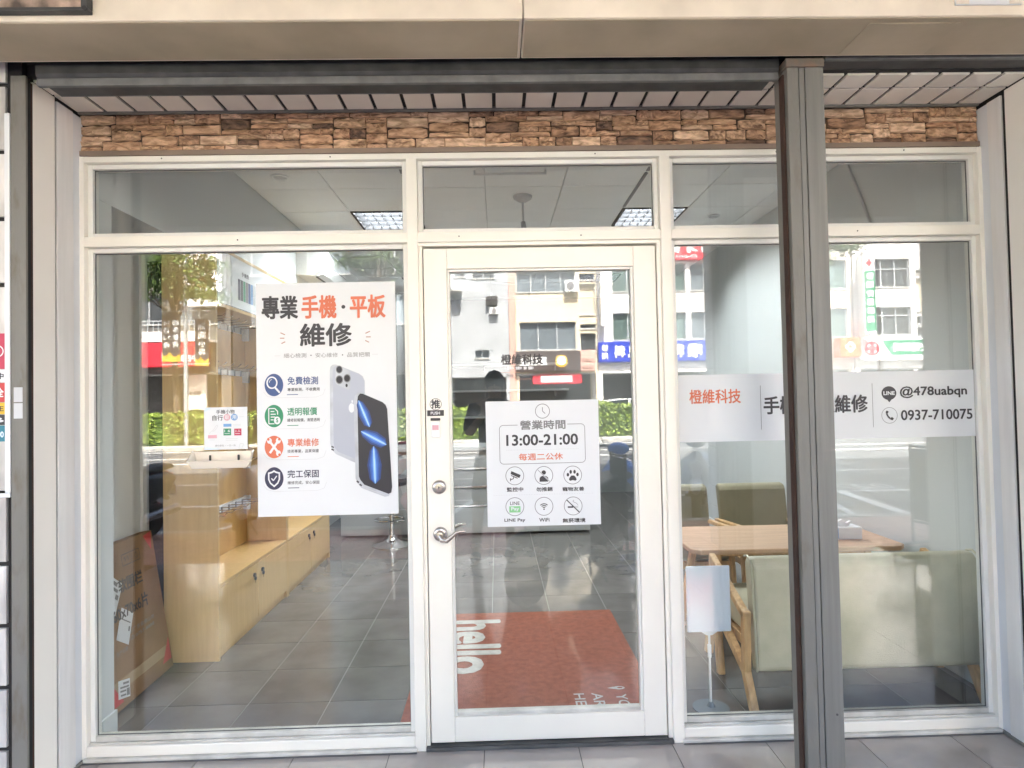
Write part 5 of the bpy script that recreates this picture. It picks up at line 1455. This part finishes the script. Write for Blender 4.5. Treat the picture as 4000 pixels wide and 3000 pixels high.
# ================================================================ white car beyond the hedge
ca = thing('parked_car', 'white car beyond the hedge mirrored above the hours sheet', 'car', (5.0, -25.6, -.12))
side = [(3.0, .35), (3.05, .75), (3.3, .92), (4.0, 1.02), (4.55, 1.42), (5.0, 1.52), (5.9, 1.52), (6.5, 1.40), (6.95, 1.02), (7.1, .95), (7.15, .40), (6.9, .28), (3.2, .28)]
MB().prism([(x, z - .12) for x, z in side], -26.45, -24.75, 'y').build('body', 'car_white', ca, .07, seg=3)
MB().prism([(4.15, .92), (4.62, 1.30), (5.5, 1.38), (5.5, .92)], -24.748, -24.735, 'y').build('window', 'car_glass', ca)
MB().prism([(5.6, .92), (5.6, 1.38), (6.3, 1.28), (6.7, .92)], -24.748, -24.735, 'y').build('window', 'car_glass', ca)
for x in (3.85, 6.3):
    w_ = MB().lathe([(.20, 0), (.31, .02), (.31, .18), (.20, .2)], (x, -24.92, .19), 24, 'y').build('wheel', 'rubber', ca)
    MB().lathe([(.19, 0), (.17, .02), (.03, .03)], (x, -24.72, .19), 20, 'y').build('rim', 'alloy', w_)
bx(3.0, 3.12, -26.2, -25.8, .55, .68).build('headlight', 'lamp_clear', ca, .02)
bx(3.0, 3.12, -25.4, -25.0, .55, .68).build('headlight', 'lamp_clear', ca, .02)

# ================================================================ scooters
def wheel(y, r, parent, w_=.055):
    t_ = MB().lathe([(r * .72, -w_), (r * .93, -w_), (r, -w_ * .5), (r, w_ * .5), (r * .93, w_), (r * .72, w_)], (0, y, r), 28, 'x').build('wheel', 'rubber', parent)
    b = MB().lathe([(r * .70, -.025), (r * .72, 0), (r * .70, .025)], (0, y, r), 24, 'x')
    for k in range(5):
        a = k * 2 * math.pi / 5
        b.bar((0, y, r), (0, y + math.cos(a) * r * .7, r + math.sin(a) * r * .7), .03, .02, (1, 0, 0))
    b.cyl((-.05, y, r), (.05, y, r), .035, n=12)
    b.build('rim', 'alloy', t_)
    MB().lathe([(r * .48, .045), (r * .48, .050), (r * .3, .050)], (0, y, r), 20, 'x').build('brake_disc', 'chrome', t_)
def scooter(label, paint, loc, rot, mirrors=True, low=False):
    """front of the scooter looks along +y in its own frame"""
    s_ = thing('scooter', label, 'scooter', loc, 'parked scooters', local=True)
    s_.rotation_euler = (0, 0, R(rot))
    r = .215
    wheel(.60, r, s_); wheel(-.60, r, s_, .06)
    hz = .84 if low else 1.02
    MB().tube([(0, .60, r), (.07, .56, .32), (.07, .50, .5), (.03, .44, .62)], .025, 8).build('fork', 'scoot_dark', s_)
    MB().tube([(0, .60, r), (-.07, .56, .32), (-.07, .50, .5), (-.03, .44, .62)], .025, 8).build('fork', 'scoot_dark', s_)
    MB().tube([(0, .80, .38), (0, .72, .445), (0, .60, .465), (0, .47, .43), (0, .40, .36)], [.045, .075, .085, .08, .06], 10).build('front_fender', paint, s_)
    # leg shield: curved plate
    P = [(0.10, .46, .30), (.17, .44, .42), (.22, .43, .58), (.21, .42, .72), (.13, .42, .84), (.06, .44, .88)]
    v = []; 
    for x, y, z in P: v += [(-x, y - .10, z), (-x * .55, y + .03, z), (0, y + .07, z), (x * .55, y + .03, z), (x, y - .10, z)]
    v += [(x, y - .09, z) for x, y, z in v]
    f = []
    n = len(P)
    for lay in (0, n * 5):
        for i in range(n - 1):
            for j in range(4):
                f.append((lay + i * 5 + j, lay + i * 5 + j + 1, lay + (i + 1) * 5 + j + 1, lay + (i + 1) * 5 + j))
    for i in range(n - 1):
        for j in (0, 4): f.append((i * 5 + j, (i + 1) * 5 + j, n * 5 + (i + 1) * 5 + j, n * 5 + i * 5 + j))
    for j in range(4):
        f.append((j, j + 1, n * 5 + j + 1, n * 5 + j)); k = (n - 1) * 5; f.append((k + j, k + j + 1, n * 5 + k + j + 1, n * 5 + k + j))
    MB().add(v, f, True).build('leg_shield', paint, s_)
    MB().prism([(-.05, .52), (.05, .52), (.09, .70), (0, .78), (-.09, .70)], .505, .53, 'y').build('headlight', 'lamp_clear', s_, .006)
    bx(-.16, .16, -.20, .36, .26, .31).build('footboard', 'scoot_dark', s_, .015)
    MB().prism([(-.15, .30), (-.20, .50), (-.28, .70), (-.78, .74), (-.92, .66), (-.80, .48), (-.45, .36)], -.155, .155, 'x').build('rear_body', paint, s_, .05, seg=3)
    MB().prism([(-.20, .70), (-.22, .76), (-.45, .79), (-.62, .80), (-.86, .82), (-.90, .76), (-.5, .72)], -.135, .135, 'x').build('seat', 'seat_vinyl', s_, .03, seg=3)
    bx(-.14, .14, -.72, -.30, .22, .38).build('engine', 'scoot_dark', s_, .03)
    MB().cyl((.14, -.35, .24), (.16, -.88, .30), .045, .055, 12).build('muffler', 'alloy', s_)
    MB().tube([(0, -.62, .46), (0, -.80, .48), (0, -.92, .40)], [.07, .06, .03], 8).build('rear_fender', 'scoot_dark', s_)
    bx(-.07, .07, -.935, -.90, .62, .70).build('tail_light', 'lamp_red', s_, .01)
    h = MB().tube([(-.33, .30, hz - .02), (-.18, .36, hz), (0, .40, hz - .02), (.18, .36, hz), (.33, .30, hz - .02)], .013, 8).build('handlebar', 'scoot_dark', s_)
    for x in (-1, 1):
        MB().cyl((x * .23, .335, hz - .008), (x * .36, .285, hz - .022), .019, n=10).build('grip', 'rubber', h)
    MB().ball((0, .42, hz - .03), (.13, .09, .075), 14, 8).build('handlebar_cowl', paint, s_)
    if mirrors:
        for x in (-1, 1):
            MB().tube([(x * .17, .36, hz), (x * .22, .38, hz + .14), (x * .27, .36, hz + .20)], .006, 6).build('mirror_stem', 'scoot_dark', s_)
            MB().ball((x * .29, .36, hz + .22), (.06, .018, .04), 12, 6).build('mirror', 'scoot_dark', s_)
    MB().tube([(.10, -.28, .20), (.14, -.24, .10), (.20, -.22, .0)], .012, 6).build('side_stand', 'scoot_dark', s_)
    bx(-.09, .09, -.945, -.938, .44, .56).build('number_plate', 'sign_white', s_, .003)
    return s_
scooter('dark scooter with its front wheel close to the door, mirrored below the hours sheet', 'scoot_dark', (.36, -2.24, 0), 38, False, True)
scooter('blue scooter on the kerb mirrored right of the hours sheet', 'scoot_blue', (1.34, -5.15, -.12), 14)
scooter('silver scooter next to the blue one, mostly behind the hours sheet', 'scoot_silver', (.62, -5.75, -.12), 8)
scooter('red scooter mirrored between the repair poster and the door frame', 'scoot_red', (-1.30, -4.35, 0), -16)
scooter('black scooter mirrored at the left end of the left pane', 'scoot_dark', (-4.35, -3.95, 0), 14)
scooter('white scooter mirrored in front of the wooden cabinet', 'scoot_white', (-3.05, -4.25, 0), -24)
scooter('grey scooter parked at the kerb mirrored beside the walkway column', 'scoot_silver', (2.55, -5.9, -.12), 20)

# ================================================================ black display racks in the walkway
def rack(x, y, label, rot=0):
    k_ = thing('display_rack', label, 'rack', (x, y, 0), 'black display racks', local=True)
    k_.rotation_euler = (0, 0, R(rot))
    for sx in (-.17, .17):
        MB().cyl((sx, 0, .10), (sx, 0, 1.0), .014, n=10).build('upright', 'stand_black', k_)
        MB().tube([(sx, .22, 0), (sx, .215, .085), (sx, .18, .10), (sx, -.18, .10), (sx, -.215, .085), (sx, -.22, 0)], .014, 8).build('foot', 'stand_black', k_)
    for z in (.30, .62, .98):
        MB().cyl((-.17, 0, z), (.17, 0, z), .011, n=8).build('crossbar', 'stand_black', k_)
    bx(-.155, .155, -.012, .012, .32, .96).build('board', 'seat_vinyl', k_, .004)
    return k_
rack(.84, -2.68, 'black metal display rack mirrored at the right side of the door glass', 80)
rack(3.62, -2.75, 'black metal display rack mirrored near the right edge of the right pane', 75)
# ================================================================ the person taking the picture (seen only as a reflection)
def skin_body(name, verts, edges, radii, mat, parent, root=0, sub=2):
    me = bpy.data.meshes.new(name)
    me.from_pydata(verts, edges, [])
    o = bpy.data.objects.new(name, me)
    COL.objects.link(o)
    me.materials.append(K[mat])
    m_ = o.modifiers.new('skin', 'SKIN')
    m_.use_smooth_shade = True
    sv = me.skin_vertices[0].data if me.skin_vertices else None
    if sv is None:
        b = bmesh.new(); b.from_mesh(me); b.verts.layers.skin.verify(); b.to_mesh(me); b.free()
        sv = me.skin_vertices[0].data
    for i, r in enumerate(radii):
        sv[i].radius = r if isinstance(r, tuple) else (r, r)
        sv[i].use_root = (i == root)
    s_ = o.modifiers.new('sub', 'SUBSURF'); s_.levels = sub; s_.render_levels = sub
    if parent: o.parent = parent
    return o
pe = thing('person', 'person in dark shirt and shorts holding up a phone, mirrored behind the hours sheet', 'person', (-.22, -3.02, 0), local=True)
# own frame: faces +y (the shop); hips at .92
V = [(0, 0, .92), (0, .0, 1.10), (0, .01, 1.28), (0, .0, 1.42), (0, .02, 1.50), (0, .05, 1.58), (0, .045, 1.68),
     (.19, 0, 1.40), (.245, .10, 1.17), (.10, .22, 1.36), (-.19, 0, 1.40), (-.245, .10, 1.17), (-.10, .22, 1.36),
     (.10, 0, .88), (.115, .03, .50), (.12, -.02, .08), (.12, .10, .03), (-.11, 0, .88), (-.17, .03, .50), (-.20, -.02, .08), (-.20, .10, .03)]
E_ = [(0, 1), (1, 2), (2, 3), (3, 4), (4, 5), (5, 6), (3, 7), (7, 8), (8, 9), (3, 10), (10, 11), (11, 12), (0, 13), (13, 14), (14, 15), (15, 16), (0, 17), (17, 18), (18, 19), (19, 20)]
Rr = [(.15, .11), (.14, .10), (.16, .11), (.14, .09), (.055, .055), (.075, .088), (.07, .085), .062, .045, .032, .062, .045, .032,
      .085, .058, .04, .035, .085, .058, .04, .035]
body = skin_body('body', V, E_, Rr, 'skin', pe)
skin_body('shirt', [V[i] for i in (0, 1, 2, 3, 7, 8, 10, 11)], [(0, 1), (1, 2), (2, 3), (3, 4), (4, 5), (3, 6), (6, 7)],
          [(.175, .13), (.165, .125), (.18, .13), (.155, .105), .08, .066, .08, .066], 'shirt', pe)
skin_body('shorts', [(0, 0, .93), (.10, 0, .86), (.118, .03, .52), (-.11, 0, .86), (-.168, .03, .52)], [(0, 1), (1, 2), (0, 3), (3, 4)],
          [(.165, .125), .105, .085, .105, .085], 'shorts', pe)
for x in (.12, -.20):
    MB().tube([(x, -.07, .05), (x, .02, .055), (x, .10, .04), (x, .17, .03)], [.045, .05, .045, .03], 10).build('shoe', 'shoe', pe)
MB().ball((0, .03, 1.655), (.092, .105, .10), 18, 12).build('hair', 'hair', pe)
MB().prism([(-.075, .12), (.075, .12), (.06, .20), (-.06, .20)], 1.675, 1.685, 'z').build('cap_peak', 'hair', pe, .004)
MB().tube([(0, .125, 1.62), (0, .148, 1.585), (0, .135, 1.575)], [.008, .014, .010], 8).build('nose', 'skin', pe)
for x in (-.032, .032):
    MB().ball((x, .120, 1.617), (.013, .008, .008), 10, 6).build('eye', 'hair', pe)
    MB().ball((x * 2.55, .035, 1.60), (.012, .022, .03), 8, 6).build('ear', 'skin', pe)
MB().ball((0, .128, 1.548), (.022, .007, .006), 10, 6).build('mouth', 'print_pink', pe)
for sx in (-1, 1):
    px, py, pz = sx * .10, .22, 1.36
    MB().tube([(px, py - .01, pz - .01), (px - sx * .012, py + .015, pz + .05), (px - sx * .018, py + .03, pz + .085)], [.03, .038, .034], 10).build('palm', 'skin', pe)
    for k, (dz, ln) in enumerate(((.105, .055), (.088, .062), (.068, .06), (.05, .05))):
        bxx = px - sx * .022
        MB().tube([(bxx, py + .045, pz + dz - .01), (bxx - sx * ln * .5, py + .052, pz + dz), (bxx - sx * ln, py + .046, pz + dz + .004), (bxx - sx * (ln + .012), py + .034, pz + dz + .004)], [.009, .009, .008, .006], 8).build('finger', 'skin', pe)
    MB().tube([(px - sx * .008, py + .01, pz + .06), (px - sx * .03, py - .005, pz + .085), (px - sx * .05, py - .002, pz + .10)], [.012, .010, .008], 8).build('thumb', 'skin', pe)
ph = thing('phone', 'dark phone held up by the mirrored person', 'phone', (-.20, -2.775, 1.46))
bx(-.283, -.127, -2.785, -2.776, 1.415, 1.495).build('case', 'scoot_dark', ph, .006)
bx(-.155, -.135, -2.7765, -2.7735, 1.465, 1.49).build('camera_bump', 'black', ph, .002)
bpy.context.view_layer.update()
